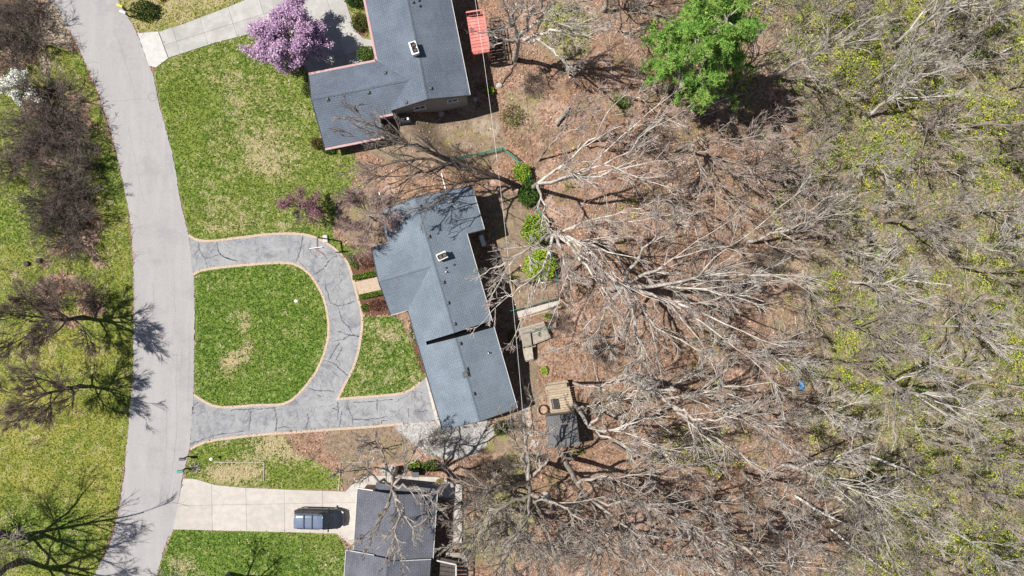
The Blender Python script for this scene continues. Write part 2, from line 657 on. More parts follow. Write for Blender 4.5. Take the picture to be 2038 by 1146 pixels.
for (bx, by, rx, ry, s) in [(1400, 890, 110, 60, 0.7), (1120, 60, 60, 70, 0.8), (1010, 1000, 60, 130, 0.8), (960, 1060, 60, 60, 0.6), (1040, 220, 50, 60, 0.5), (1230, 210, 40, 30, 0.6), (1480, 200, 60, 80, .5),
                            (1560, 1050, 140, 100, -0.6), (1450, 300, 60, 60, -0.4), (1700, 900, 60, 50, -0.3)]:
    d = ((PX - bx) / rx) ** 2 + ((PY - by) / ry) ** 2
    gw = np.clip(gw + s * np.clip(1.3 - d + wob, 0, 1), 0, 1)
soil = np.zeros(GX.shape)
for p in SOIL:
    soil[pip(PX, PY, p)] = 1
# pale sandy clearing at the far right of the woods
sand = np.zeros(GX.shape)
for (bx, by, rx, ry, s) in [(110, 50, 40, 70, 0.75), (60, 120, 60, 40, 0.45), (85, 150, 30, 20, 0.6), (150, 330, 50, 60, 0.35), (190, 520, 30, 30, 0.5), (50, 580, 50, 50, 0.6), (100, 300, 40, 60, 0.3), (1600, 620, 60, 30, .3), (1700, 480, 60, 40, .35), (2010, 80, 50, 90, 0.55), (1980, 640, 45, 55, 0.5), (1900, 640, 50, 30, 0.35), (2030, 350, 30, 40, 0.3), (1760, 600, 60, 40, 0.4), (1950, 560, 50, 40, 0.3), (1000, 150, 40, 40, 0.4), (960, 255, 40, 25, 0.5)]:
    d = ((PX - bx) / rx) ** 2 + ((PY - by) / ry) ** 2
    sand = np.clip(sand + s * np.clip(1.3 - d + wob * 1.3, 0, 1), 0, 1)
mulch = np.zeros(GX.shape)
for p in MULCH:
    mulch[pip(PX, PY, p)] = 1
gravel = pip(PX, PY, GRAVEL).astype(float)
gravel = np.clip(gravel + np.clip(1.2 - (((PX - 775) / 30) ** 2 + ((PY - 935) / 16) ** 2) + wob, 0, 1) * 0.8, 0, 1)


def blur(a, n=2):
    for _ in range(n):
        b = a.copy()
        b[1:-1, 1:-1] = (a[1:-1, 1:-1] * 2 + a[:-2, 1:-1] + a[2:, 1:-1] + a[1:-1, :-2] + a[1:-1, 2:]) / 6
        a = b
    return a


lawn_b = blur(lawn)
masks1 = np.stack([lawn_b, np.clip(blur(gw, 3), 0, 1), blur(soil, 5), blur(gravel, 3)], -1)
masks2 = np.stack([np.clip(0.5 + 0.5 * blur(dry, 3), 0, 1), np.clip(blur(yel, 8), 0, 1), blur(mulch, 1), blur(sand, 3)], -1)

# -------- ground material
m_, nt, bs = new_mat('ground_cover')
q = NB(nt)
geo = q.n('ShaderNodeNewGeometry')
pos = geo.outputs['Position']
a1 = q.n('ShaderNodeAttribute', attribute_name='m1')
a2 = q.n('ShaderNodeAttribute', attribute_name='m2')
s1 = q.n('ShaderNodeSeparateColor')
q.l(a1.outputs['Color'], s1.inputs[0])
s2 = q.n('ShaderNodeSeparateColor')
q.l(a2.outputs['Color'], s2.inputs[0])
n_tuft = q.noise(pos, 2.6, 4, 0.75)
n_fine = q.noise(pos, 7.0, 3, 0.8)
n_med = q.noise(pos, 0.55, 4, 0.65)
n_big = q.noise(pos, 0.13, 4, 0.6)
n_edge = q.noise(pos, 1.6, 5, 0.7)
# lawn
g = q.mix(q.ramp(n_tuft, 0.38, 0.60), (0.034, 0.070, 0.010), (0.130, 0.195, 0.032))
g = q.mix(q.ramp(n_med, 0.4, 0.75), g, (0.135, 0.195, 0.034))
g = q.mix(q.math('MULTIPLY', q.ramp(n_big, 0.45, 0.7), 0.6), g, (0.15, 0.175, 0.04))
g = q.mix(q.math('MULTIPLY', q.ramp(q.noise(pos, 0.28, 5, 0.7), 0.55, 0.72), 0.55), g, (0.045, 0.085, 0.014))
g = q.mix(q.math('MULTIPLY', s2.outputs[1], q.ramp(n_med, 0.2, 0.6)), g, (0.235, 0.225, 0.045))
dd = q.math('ADD', q.math('MULTIPLY', n_tuft, 1.0), q.math('MULTIPLY', n_med, 0.4))
dd = q.math('ADD', dd, s2.outputs[0])
dryf = q.ramp(dd, 1.25, 1.47)
g = q.mix(dryf, g, q.mix(q.ramp(n_fine, 0.3, 0.7), (0.20, 0.165, 0.075), (0.42, 0.35, 0.21)))
# leaf litter
voro = q.n('ShaderNodeTexVoronoi')
voro.inputs['Scale'].default_value = 6.5
q.l(pos, voro.inputs['Vector'])
vs_ = q.n('ShaderNodeSeparateColor')
q.l(voro.outputs['Color'], vs_.inputs[0])
lit = q.mix(vs_.outputs[0], (0.11, 0.063, 0.043), (0.36, 0.22, 0.15))
lit = q.mix(q.ramp(n_med, 0.42, 0.72), lit, (0.20, 0.145, 0.10))
lit = q.mix(q.ramp(n_tuft, 0.52, 0.75), lit, (0.07, 0.047, 0.035))
lit = q.mix(q.math('MULTIPLY', q.ramp(q.noise(pos, 0.35, 5, 0.7), 0.48, 0.66), 0.75), lit, q.mix(vs_.outputs[2], (0.30, 0.20, 0.155), (0.50, 0.37, 0.30)))
lit = q.mix(q.math('MULTIPLY', q.ramp(q.noise(pos, 0.22, 5, 0.65), 0.52, 0.68), 0.7), lit, q.mix(n_tuft, (0.13, 0.105, 0.05), (0.27, 0.22, 0.10)))
lit = q.mix(q.math('MULTIPLY', q.ramp(q.noise(pos, 0.5, 5, 0.7), 0.58, 0.7), 0.7), lit, (0.31, 0.175, 0.105))
lit = q.mix(q.math('MULTIPLY', q.ramp(q.noise(pos, 0.42, 6, 0.75), 0.52, 0.66), 0.75), lit, (0.085, 0.062, 0.05))
# green woodland floor
gwc = q.mix(vs_.outputs[1], (0.13, 0.105, 0.065), (0.36, 0.30, 0.205))
gwc = q.mix(q.math('MULTIPLY', q.ramp(n_med, 0.42, 0.64), 0.8), gwc, q.mix(q.ramp(n_tuft, 0.35, 0.65), (0.075, 0.092, 0.022), (0.25, 0.27, 0.07)))
gwc = q.mix(q.math('MULTIPLY', q.ramp(q.noise(pos, 0.45, 6, 0.75), 0.48, 0.62), 0.8), gwc, q.mix(vs_.outputs[0], (0.10, 0.08, 0.06), (0.26, 0.20, 0.15)))
gwc = q.mix(q.math('MULTIPLY', q.ramp(q.noise(pos, 1.5, 6, 0.8), 0.5, 0.64), 0.85), gwc, (0.05, 0.046, 0.026))
wf = q.ramp(q.math('ADD', s1.outputs[1], q.math('MULTIPLY', n_edge, 0.7)), 0.6, 1.05)
base = q.mix(wf, lit, gwc)
# bare soil
so = q.mix(q.ramp(n_tuft, 0.35, 0.7), (0.15, 0.112, 0.08), (0.27, 0.205, 0.15))
so = q.mix(q.ramp(n_med, 0.5, 0.75), so, (0.20, 0.185, 0.07))
base = q.mix(q.ramp(q.math('ADD', s1.outputs[2], q.math('MULTIPLY', n_edge, 0.9)), 0.75, 1.15), base, so)
base = q.mix(q.ramp(q.math('ADD', a2.outputs['Alpha'], q.math('MULTIPLY', n_edge, 0.9)), 0.75, 1.2), base,
             q.mix(q.ramp(n_fine, 0.3, 0.7), (0.27, 0.22, 0.165), (0.44, 0.38, 0.30)))
base = q.mix(q.ramp(q.math('ADD', s1.outputs[0], q.math('MULTIPLY', n_edge, 0.55)), 0.62, 0.9), base, g)
mu = q.mix(q.ramp(n_fine, 0.3, 0.7), (0.07, 0.035, 0.025), (0.17, 0.085, 0.06))
base = q.mix(q.ramp(s2.outputs[2], 0.35, 0.65), base, mu)
gr = q.mix(vs_.outputs[2], (0.24, 0.235, 0.225), (0.40, 0.39, 0.375))
base = q.mix(q.ramp(q.math('ADD', a1.outputs['Alpha'], q.math('MULTIPLY', n_edge, 0.9)), 0.78, 1.1), base, gr)
q.l(base, bs.inputs['Base Color'])
bs.inputs['Roughness'].default_value = 0.95
bs.inputs['Specular IOR Level'].default_value = 0.1
hgt = q.math('ADD', n_tuft, q.math('MULTIPLY', n_fine, 0.5))
q.bump(hgt, 0.8, 0.12, bs)

GZm = GZ.copy()
GZm += (vnoise(GX * 1.1, GY * 1.1, 9) - 0.5) * 0.1 * (1 - lawn_b) * (1 - blur(hard.astype(float), 4))
GZm[hard] -= 0.07
ny, nx = GX.shape
idx = np.arange(nx * ny).reshape(ny, nx)
F = np.stack([idx[:-1, :-1], idx[:-1, 1:], idx[1:, 1:], idx[1:, :-1]], -1).reshape(-1, 4)
gobj = npmesh('ground', np.stack([GX, GY, GZm], -1), F, 'ground_cover', smooth=True)
gobj['kind'] = 'structure'
for nm, arr in (('m1', masks1), ('m2', masks2)):
    ca = gobj.data.color_attributes.new(nm, 'FLOAT_COLOR', 'POINT')
    ca.data.foreach_set('color', arr.reshape(-1, 4).astype(np.float32).ravel())

# quick lookups on the fine grid
def gi(x, y):
    ix = np.clip(np.searchsorted(gx, x) - 1, 0, nx - 1)
    iy = np.clip(np.searchsorted(gy, y) - 1, 0, ny - 1)
    return iy, ix

# ------------------------------------------------------------------ surface materials
m_, nt, bs = new_mat('street_asphalt')
q = NB(nt)
geo = q.n('ShaderNodeNewGeometry')
pos = geo.outputs['Position']
fine = q.noise(pos, 14.0, 3, 0.8)
c = q.mix(q.ramp(fine, 0.3, 0.7), (0.245, 0.235, 0.235), (0.315, 0.305, 0.305))
mp = q.n('ShaderNodeMapping')
mp.inputs['Scale'].default_value = (1.4, 0.12, 1)
q.l(pos, mp.inputs['Vector'])
c = q.mix(q.math('MULTIPLY', q.ramp(q.noise(mp.outputs[0], 0.9, 4, 0.6), 0.42, 0.75), 0.5), c, (0.34, 0.32, 0.315))
c = q.mix(q.math('MULTIPLY', q.ramp(q.noise(pos, 0.3, 6, 0.75), 0.45, 0.7), 0.5), c, (0.205, 0.198, 0.20))
c = q.mix(q.math('MULTIPLY', q.ramp(q.noise(pos, 1.1, 6, 0.8), 0.56, 0.7), 0.4), c, (0.35, 0.335, 0.325))
q.l(c, bs.inputs['Base Color'])
bs.inputs['Roughness'].default_value = 0.9
bs.inputs['Specular IOR Level'].default_value = 0.2
q.bump(fine, 0.4, 0.01, bs)

m_, nt, bs = new_mat('sealed_asphalt')
q = NB(nt)
geo = q.n('ShaderNodeNewGeometry')
pos = geo.outputs['Position']
fine = q.noise(pos, 9.0, 4, 0.8)
mid = q.noise(pos, 1.6, 7, 0.85, 0.3)
c = q.mix(q.ramp(fine, 0.3, 0.7), (0.15, 0.152, 0.16), (0.235, 0.238, 0.246))
c = q.mix(q.math('MULTIPLY', q.ramp(mid, 0.35, 0.7), 0.8), c, (0.29, 0.292, 0.30))
c = q.mix(q.math('MULTIPLY', q.ramp(q.noise(pos, 0.75, 8, 0.85, 0.8), 0.47, 0.62), 0.75), c, (0.105, 0.108, 0.122))
c = q.mix(q.math('MULTIPLY', q.ramp(q.noise(pos, 0.22, 5, 0.7), 0.5, 0.62), 0.55), c, (0.275, 0.278, 0.286))
q.l(c, bs.inputs['Base Color'])
bs.inputs['Roughness'].default_value = 0.85
q.bump(fine, 0.4, 0.01, bs)

pmat('concrete', (0.345, 0.318, 0.288), (0.405, 0.375, 0.34), 1.8, 0.9, 0.004, 'Object', (0.33, 0.31, 0.29), 0.5, rnd=0.06)
pmat('concrete_grey', (0.29, 0.284, 0.268), (0.36, 0.352, 0.335), 1.1, 0.9, 0.004, 'Object', (0.27, 0.262, 0.25), 0.45, rnd=0.09)
pmat('shade_black', (0.006, 0.006, 0.007), (0.01, 0.01, 0.011), 5, 1.0, spec=0.0)  # near-black that stands in for shade between the two roofs
pmat('gutter_grey', (0.36, 0.35, 0.35), (0.46, 0.45, 0.45), 4, 0.6)
pmat('concrete_white', (0.37, 0.36, 0.34), (0.44, 0.43, 0.41), 1.8, 0.9, 0.004, 'Object', rnd=0.05)
pmat('joint_dirt', (0.16, 0.15, 0.13), (0.24, 0.22, 0.19), 3, 0.95)
pmat('tar', (0.045, 0.048, 0.06), (0.075, 0.08, 0.095), 6, 0.7)
pmat('tan_brick', (0.36, 0.27, 0.20), (0.50, 0.39, 0.29), 7, 0.9, 0.004, c3=(0.42, 0.34, 0.28), s3=1.1)
pmat('red_brick', (0.30, 0.17, 0.12), (0.42, 0.27, 0.20), 7, 0.9, 0.004)
pmat('timber_grey', (0.23, 0.20, 0.165), (0.32, 0.285, 0.24), 4, 0.9, 0.003, rnd=0.18)
pmat('timber_tan', (0.28, 0.225, 0.16), (0.37, 0.305, 0.225), 4, 0.9, 0.003, rnd=0.15)
pmat('timber_dark', (0.045, 0.038, 0.034), (0.085, 0.07, 0.06), 4, 0.9, 0.003)
pmat('red_paint', (0.44, 0.135, 0.115), (0.54, 0.20, 0.175), 2.5, 0.8, 0.002, c3=(0.50, 0.24, 0.21), s3=0.8, rnd=0.12)
pmat('white_paint', (0.68, 0.67, 0.65), (0.78, 0.77, 0.75), 4, 0.55)
pmat('pink_trim', (0.34, 0.20, 0.20), (0.42, 0.27, 0.265), 5, 0.6)
pmat('dark_trim', (0.035, 0.035, 0.04), (0.06, 0.06, 0.065), 5, 0.5)
pmat('siding_grey', (0.24, 0.235, 0.235), (0.30, 0.295, 0.29), 2.5, 0.8)
pmat('siding_brick', (0.27, 0.16, 0.12), (0.36, 0.24, 0.19), 5, 0.9)
pmat('black_metal', (0.018, 0.018, 0.02), (0.035, 0.035, 0.04), 8, 0.45, spec=0.5)
pmat('vent_metal', (0.05, 0.06, 0.065), (0.09, 0.10, 0.105), 8, 0.5)
pmat('galvanised', (0.45, 0.46, 0.47), (0.6, 0.6, 0.6), 6, 0.4, metal=0.6)
pmat('flue_clay', (0.06, 0.03, 0.025), (0.12, 0.06, 0.045), 8, 0.9)
pmat('teal_paint', (0.03, 0.20, 0.17), (0.05, 0.28, 0.23), 6, 0.5)
pmat('green_wire', (0.02, 0.16, 0.115), (0.035, 0.24, 0.17), 6, 0.5)
pmat('yellow_plastic', (0.62, 0.48, 0.04), (0.72, 0.58, 0.06), 6, 0.5)
pmat('blue_tarp', (0.02, 0.15, 0.42), (0.04, 0.24, 0.58), 6, 0.5)
pmat('stone', (0.26, 0.24, 0.22), (0.44, 0.42, 0.39), 5, 0.9, 0.02)
pmat('pale_stone', (0.48, 0.46, 0.42), (0.64, 0.62, 0.58), 6, 0.9, 0.02)
pmat('iron', (0.13, 0.125, 0.125), (0.2, 0.19, 0.19), 12, 0.6)
pmat('glass', (0.02, 0.025, 0.03), (0.03, 0.035, 0.045), 2, 0.08, spec=0.6)
pmat('car_black', (0.016, 0.018, 0.026), (0.022, 0.025, 0.036), 2, 0.18, spec=0.6)
pmat('car_silver', (0.10, 0.135, 0.20), (0.125, 0.16, 0.23), 2, 0.22, spec=0.6)
pmat('rubber', (0.015, 0.015, 0.016), (0.03, 0.03, 0.03), 8, 0.8)
pmat('lamp_glass', (0.6, 0.6, 0.6), (0.7, 0.7, 0.7), 8, 0.15)
pmat('red_lens', (0.4, 0.02, 0.02), (0.5, 0.03, 0.03), 8, 0.2)
pmat('orange_rim', (0.6, 0.12, 0.03), (0.7, 0.16, 0.04), 8, 0.5)
pmat('cable_sheath', (0.5, 0.48, 0.45), (0.6, 0.58, 0.55), 8, 0.6)
shingle_mat('shingles_blue', (0.122, 0.150, 0.182), (0.138, 0.168, 0.202), (0.098, 0.122, 0.15), (0.11, 0.137, 0.168))
shingle_mat('shingles_slate', (0.086, 0.104, 0.136), (0.105, 0.125, 0.158), (0.062, 0.075, 0.10), (0.08, 0.097, 0.128))
shingle_mat('shingles_indigo', (0.075, 0.079, 0.098), (0.103, 0.108, 0.128), (0.048, 0.05, 0.062), (0.08, 0.083, 0.10))
shingle_mat('felt_grey', (0.085, 0.085, 0.09), (0.115, 0.115, 0.12), (0.07, 0.07, 0.075), (0.12, 0.12, 0.122))
pmat('bark_pale', (0.31, 0.275, 0.24), (0.54, 0.50, 0.455), 2.2, 0.9, 0.01, c3=(0.17, 0.145, 0.12), s3=0.9, rnd=0.12)
pmat('bark_white', (0.36, 0.335, 0.305), (0.58, 0.55, 0.51), 2.2, 0.9, 0.01, c3=(0.26, 0.235, 0.205), s3=0.9, rnd=0.12)
pmat('bark_grey', (0.22, 0.19, 0.16), (0.38, 0.34, 0.30), 2.2, 0.9, 0.01, c3=(0.15, 0.12, 0.10), s3=0.7, rnd=0.15)
pmat('bark_dark', (0.085, 0.068, 0.055), (0.16, 0.13, 0.11), 2.2, 0.9, 0.01, rnd=0.15)
pmat('twig_brown', (0.15, 0.105, 0.085), (0.24, 0.18, 0.15), 1.5, 0.9, rnd=0.2)
pmat('twig_pink', (0.31, 0.225, 0.20), (0.47, 0.37, 0.34), 1.5, 0.9, rnd=0.12)
pmat('twig_red', (0.27, 0.165, 0.155), (0.42, 0.30, 0.28), 1.5, 0.9, rnd=0.12)
pmat('dead_wood', (0.48, 0.45, 0.41), (0.66, 0.63, 0.59), 3, 0.9, 0.01)
pmat('log_bark', (0.24, 0.17, 0.12), (0.36, 0.27, 0.20), 3, 0.9, 0.01)
colmat('leaf_colours', 0.8, 0.25)
colmat('litter_colours', 0.9)
colmat('petal_colours', 0.8, 0.3)


# ------------------------------------------------------------------ hardscape
def wxy(poly):
    return [tuple(at(px, py)[:2]) for px, py in poly]


def wz(poly, dz=0.0):
    out = []
    for px, py in poly:
        p = at(px, py)
        out.append((p[0], p[1], p[2] + dz))
    return out


def smooth_line(pts, n=4):
    c = np.array([(*p, 0.0) for p in pts])
    return [tuple(p[:2]) for p in catmull(c, (len(pts) - 1) * n + 1, 0, RS)]


def structure(mesh, name, mat, **kw):
    o = mesh.build(name, mat, **kw)
    o['kind'] = 'structure'
    return o


rl, rr = smooth_line(ROAD_L, 16), smooth_line(ROAD_R, 16)
rl = [(x + rng.gauss(0, 0.9), y) for x, y in rl]
rr = [(x + rng.gauss(0, 0.7), y) for x, y in rr]
road = M()
road.prism(wxy(rl + rr[::-1]), -0.12, 0.02)
street = structure(road, 'road', 'street_asphalt')
ORG[street.name] = np.zeros(3)

# hairline cracks and a long paving seam on the street
seams = [[(348, 560), (347, 590), (349, 620), (346, 650)], [(362, 690), (360, 740), (361, 770)], [(353, 706), (351, 760), (352, 850), (340, 960), (330, 1010)],
         [(340, 705), (352, 706), (361, 706)], [(376, 640), (377, 720), (374, 800)], [(305, 560), (306, 600), (304, 630)], [(205, 205), (245, 200), (300, 196)],
         [(255, 250), (272, 330), (285, 400)], [(332, 800), (330, 900), (318, 1000)], [(228, 60), (262, 160), (270, 200)]]
for s in seams:
    M().ribbon([(at(*p)[0] + rng.uniform(-.05, .05), at(*p)[1], 0) for p in smooth_line(s, 8)], 0.022, 0.0245).build('crack', 'iron', street)
for (px, py, r) in ((303.5, 193, 0.38), (318, 251, 0.17)):
    p = at(px, py)
    mh = M().lathe((p[0], p[1], 0.0), [(r * 1.18, 0.0), (r * 1.18, 0.024), (r * 1.04, 0.026), (r * 1.0, 0.018)], 24).build('manhole_cover', 'iron')
    tag(mh, 'round iron manhole cover set in the street near its right edge' if r > 0.3 else 'small round valve cover in the street below the manhole cover', 'manhole')

# looped asphalt drive with brick edging
do = smooth_line(DRIVE_OUT, 4)
isl = smooth_line(ISLAND, 4)
outer = do + SPUR_TOP[1:] + SPUR_BOT
drv = M().prism(wxy(outer + [(381, 846), (385.5, 789)] + isl[::-1] + [(381, 520)]), -0.1, 0.03)
drive = structure(drv, 'driveway', 'sealed_asphalt')
ORG[drive.name] = np.zeros(3)


def edging(parent, line, width=0.24, step=0.105, side=0.0, mat='tan_brick', name='brick_edging', z=0.055, L=0.095):
    pts = [np.array([*at(*p)[:2]]) for p in line]
    mm = M()
    acc = 0.0
    for a, b in zip(pts[:-1], pts[1:]):
        d = b - a
        ln = np.linalg.norm(d)
        if ln < 1e-6:
            continue
        d /= ln
        nrm = np.array([-d[1], d[0]])
        s = step - acc if acc > 0 else 0.0
        s = acc
        while s < ln:
            c_ = a + d * s + nrm * (side + rng.uniform(-0.012, 0.012))
            w = width * rng.uniform(0.92, 1.06)
            aa = rng.uniform(-0.05, 0.05)
            dx = Vector((d[0] * math.cos(aa) - d[1] * math.sin(aa), d[0] * math.sin(aa) + d[1] * math.cos(aa), 0))
            mm.box((c_[0], c_[1], z - 0.06 + rng.uniform(-0.008, 0.01)), (L, w, 0.12), dx)
            s += step
        acc = s - ln
    o = mm.build(name, mat, parent)
    o['kind'] = 'stuff'
    return o


edging(drive, do, side=0.05)
edging(drive, smooth_line(SPUR_TOP, 3)[:-2], side=0.05)
edging(drive, smooth_line(SPUR_BOT[1:], 4), side=0.05)
edging(drive, isl, side=-0.05)
# tar-filled cracks across the drive
Z6 = lambda u, v: (480 + u * 0.3403, 350 + v * 0.3403)
Z5 = lambda u, v: (u * 0.3403, 370 + v * 0.3403)
B2 = lambda u, v: (340 + u * 0.3542, 740 + v * 0.3542)
cracks = [
    [Z6(363, 350), Z6(352, 410), Z6(340, 455), Z6(322, 500)], [Z6(560, 465), Z6(520, 490), Z6(480, 540), Z6(422, 578)],
    [Z6(437, 432), Z6(480, 455), Z6(505, 490)], [Z6(492, 645), Z6(510, 690), Z6(520, 735), Z6(565, 765), Z6(590, 840), Z6(630, 885), Z6(655, 930)],
    [Z6(555, 760), Z6(610, 752), Z6(672, 730)], [Z6(515, 965), Z6(590, 958), Z6(640, 930), Z6(690, 938)], [Z6(575, 975), Z6(545, 1020), Z6(515, 1075)], [Z6(592, 1000), Z6(575, 1040), Z6(555, 1075)],
    [Z6(485, 1075), Z6(540, 1095), Z6(580, 1130), Z6(600, 1146)], [Z6(565, 910), Z6(620, 925), Z6(690, 940)],
    [Z5(1163, 325), Z5(1170, 380), Z5(1200, 430), Z5(1215, 480)], [Z5(1270, 328), Z5(1282, 390), Z5(1335, 425), Z5(1390, 440)], [Z5(1200, 423), Z5(1250, 412), Z5(1280, 400)], [Z5(1285, 395), Z5(1320, 420), Z5(1370, 432)],
    [B2(775, 92), B2(830, 105), B2(920, 108)], [B2(340, 215), B2(420, 210), B2(500, 208), B2(590, 198)], [B2(448, 218), B2(446, 270), B2(438, 328)], [B2(110, 405), B2(200, 372), B2(270, 352), B2(438, 330)],
    [B2(578, 200), B2(592, 240), B2(596, 335)], [B2(770, 235), B2(770, 275), B2(757, 320)], [B2(937, 165), B2(940, 220), B2(938, 270)], [B2(960, 220), B2(955, 270), B2(947, 312)], [B2(910, 205), B2(940, 213)],
    [B2(992, 185), B2(1005, 225), B2(1018, 250), B2(1025, 298)], [B2(1025, 268), B2(1110, 266), B2(1220, 253)], [B2(1025, 172), B2(1130, 165), B2(1250, 155)], [B2(1158, 150), B2(1160, 220)],
    [B2(1335, 205), B2(1338, 255)], [B2(1390, 225), B2(1450, 215)], [B2(600, 315), B2(640, 308), B2(670, 318)], [B2(120, 240), B2(130, 190), B2(155, 170)], [B2(820, 128), B2(855, 140)], [B2(970, 0), B2(1000, 25)],
    [B2(1185, 290), B2(1187, 275), B2(1215, 272)], [B2(585, 335), B2(592, 310)], [Z5(1140, 400), Z5(1160, 370)]]
for cpts in cracks:
    ln = smooth_line(cpts, 9)
    pts = []
    for p in ln:
        a = at(*p)
        pts.append((a[0] + rng.uniform(-0.05, 0.05), a[1] + rng.uniform(-0.05, 0.05), 0))
    M().ribbon(pts, [rng.choice((0.03, 0.05, 0.07, 0.1, 0.13)) for _ in pts], 0.0345).build('tar_seam', 'tar', drive)


dpoly = np.array(outer + [(381, 846), (385.5, 789)] + isl[::-1] + [(381, 520)])
cnt = 0
while cnt < 90:
    cxp, cyp = rng.uniform(390, 860), rng.uniform(470, 890)
    if not pip(np.array([cxp]), np.array([cyp]), [tuple(p) for p in dpoly])[0]:
        continue
    p = at(cxp, cyp)[:2]
    an = rng.uniform(0, 6.28)
    pts = []
    for k in range(rng.randint(6, 14)):
        pts.append((p[0], p[1], 0))
        an += rng.uniform(-0.6, 0.6)
        p = p + np.array([math.cos(an), math.sin(an)]) * 0.13
    e0 = pts[-1]
    qx, qy = e0[0] / S + CX, CY - e0[1] / S
    if not pip(np.array([qx]), np.array([qy]), [tuple(p_) for p_ in dpoly])[0]:
        continue
    cnt += 1
    M().ribbon(pts, [rng.uniform(0.012, 0.04) for _ in pts], 0.0335).build('crack', 'tar', drive)


def clip(poly, nx_, ny_, c_):
    out = []
    n = len(poly)
    for i in range(n):
        a, b = poly[i], poly[(i + 1) % n]
        da = a[0] * nx_ + a[1] * ny_ - c_
        db = b[0] * nx_ + b[1] * ny_ - c_
        if da <= 0:
            out.append(a)
        if (da < 0 < db) or (db < 0 < da):
            t = da / (da - db)
            out.append((a[0] + (b[0] - a[0]) * t, a[1] + (b[1] - a[1]) * t))
    return out


def area(p):
    return 0.5 * sum(p[i][0] * p[(i + 1) % len(p)][1] - p[(i + 1) % len(p)][0] * p[i][1] for i in range(len(p)))


def slabs(parent, poly_px, o_px, ang, us, vs, mat='concrete', gap=0.018, z1=0.045, follow=False):
    o = at(*o_px)[:2]
    ca, sa = math.cos(ang), math.sin(ang)
    loc = [((x - o[0]) * ca + (y - o[1]) * sa, -(x - o[0]) * sa + (y - o[1]) * ca) for x, y in wxy(poly_px)]
    for i in range(len(us) - 1):
        for j in range(len(vs) - 1):
            p = clip(loc, -1, 0, -(us[i] + gap))
            p = clip(p, 1, 0, us[i + 1] - gap) if len(p) > 2 else p
            p = clip(p, 0, -1, -(vs[j] + gap)) if len(p) > 2 else p
            p = clip(p, 0, 1, vs[j + 1] - gap) if len(p) > 2 else p
            if len(p) > 2 and abs(area(p)) > 0.15:
                w = [(o[0] + x * ca - y * sa, o[1] + x * sa + y * ca) for x, y in p]
                if follow:
                    w = [(x, y, float(ground_h(x, y))) for x, y in w]
                dz = rng.uniform(-0.004, 0.004)
                M().prism(w, -0.12, z1 + dz).build('slab', mat, parent)


b1 = structure(M().prism(wxy(APRON), -0.1, 0.012), 'driveway_apron', 'joint_dirt')
ORG[b1.name] = np.zeros(3)
slabs(b1, APRON, (274, 66), math.radians(-3), [-1, 5], [-6, 1], 'concrete_white')
b2 = structure(M().prism(wxy(UP_DRIVE), -0.1, 0.012), 'driveway', 'joint_dirt')
ORG[b2.name] = np.zeros(3)
slabs(b2, UP_DRIVE, (335, 116), math.radians(17.5), [-3, 1.3, 4.2, 7.2, 10.4, 13.6, 16.8, 20.4, 24, 28], [-12, -8.5, -5, -2.0, 1.35, 4.2, 8, 12], 'concrete_grey', 0.01)
b3 = structure(M().prism(wxy(LOW_DRIVE), -0.1, 0.012), 'driveway', 'joint_dirt')
ORG[b3.name] = np.zeros(3)
slabs(b3, LOW_DRIVE, (345, 1053), math.radians(1.0), [-1, 3.9, 7.3, 11.1, 14.9, 18.6, 21.5, 24.5, 27.8, 32], [-4, 2.35, 5.0, 9], 'concrete', 0.012)
wk = structure(M().prism(wxy(WALK), -0.1, 0.02), 'brick_walk', 'joint_dirt')
ORG[wk.name] = np.zeros(3)
# basket-weave like courses of pavers on the front walk (a few pixels each)
o_ = at(704, 562)[:2]
dirw = at(760, 549)[:2] - o_
dirw /= np.linalg.norm(dirw)
nw = np.array([dirw[1], -dirw[0]])
mm = M()
for i in range(28):
    for j in range(11):
        c_ = o_ + dirw * (i * 0.115 + 0.06 + j * 0.018) + nw * (j * 0.118 + 0.07)
        if 0 < i:
            mm.box((c_[0], c_[1], 0.0 + rng.uniform(-0.006, 0.006)), (0.105, 0.108, 0.1), (dirw[0], dirw[1], 0))
ob = mm.build('paver', 'tan_brick', wk)
ob['kind'] = 'stuff'

# concrete apron strip in front of the garage doors
ap = structure(M().prism(wxy([(846.5, 752), (856, 750), (886, 850), (880, 853), (866, 835)]), -0.1, 0.042), 'garage_apron', 'concrete')


# ------------------------------------------------------------------ houses
class Frame:
    """local frame of a house: e to the right, a towards the bottom of the photo"""
    def __init__(self, a):
        self.a = np.array(a)
        self.e = np.array([-a[1], a[0]])

    def __call__(self, e, a, z):
        p = self.e * e + self.a * a
        return (p[0], p[1], z)

    def dir(self, e, a):
        p = self.e * e + self.a * a
        return (p[0], p[1], 0.0)


def roof_plane(parent, pts, mat, th=0.14, name='roof_slope'):
    P = [np.array(p) for p in pts]
    n = np.zeros(3)
    for i in range(len(P)):
        n += np.cross(P[i] - P[0], P[(i + 1) % len(P)] - P[0])
    if n[2] < 0:
        P = P[::-1]
        n = -n
    n /= np.linalg.norm(n)
    u = np.cross([0, 0, 1], n)
    u /= np.linalg.norm(u)
    v = np.cross(n, u)
    k = len(P)
    m = M()
    m.add(P + [p - np.array([0, 0, th]) for p in P],
          [tuple(range(k)), tuple(range(2 * k - 1, k - 1, -1))] + [(i, k + i, k + (i + 1) % k, (i + 1) % k) for i in range(k)])
    return m.build(name, mat, parent, uv=lambda co: (float(np.dot(co, u)), float(np.dot(co, v))))


def trim(parent, p0, p1, mat, name='fascia', out=(0, 0, 0), w=0.09, h=0.2, dz=-0.06):
    o = np.array(out) * (w / 2 + 0.004)
    a = np.array(p0) + o + [0, 0, dz]
    b = np.array(p1) + o + [0, 0, dz]
    return M().bar(a, b, w, h).build(name, mat, parent)


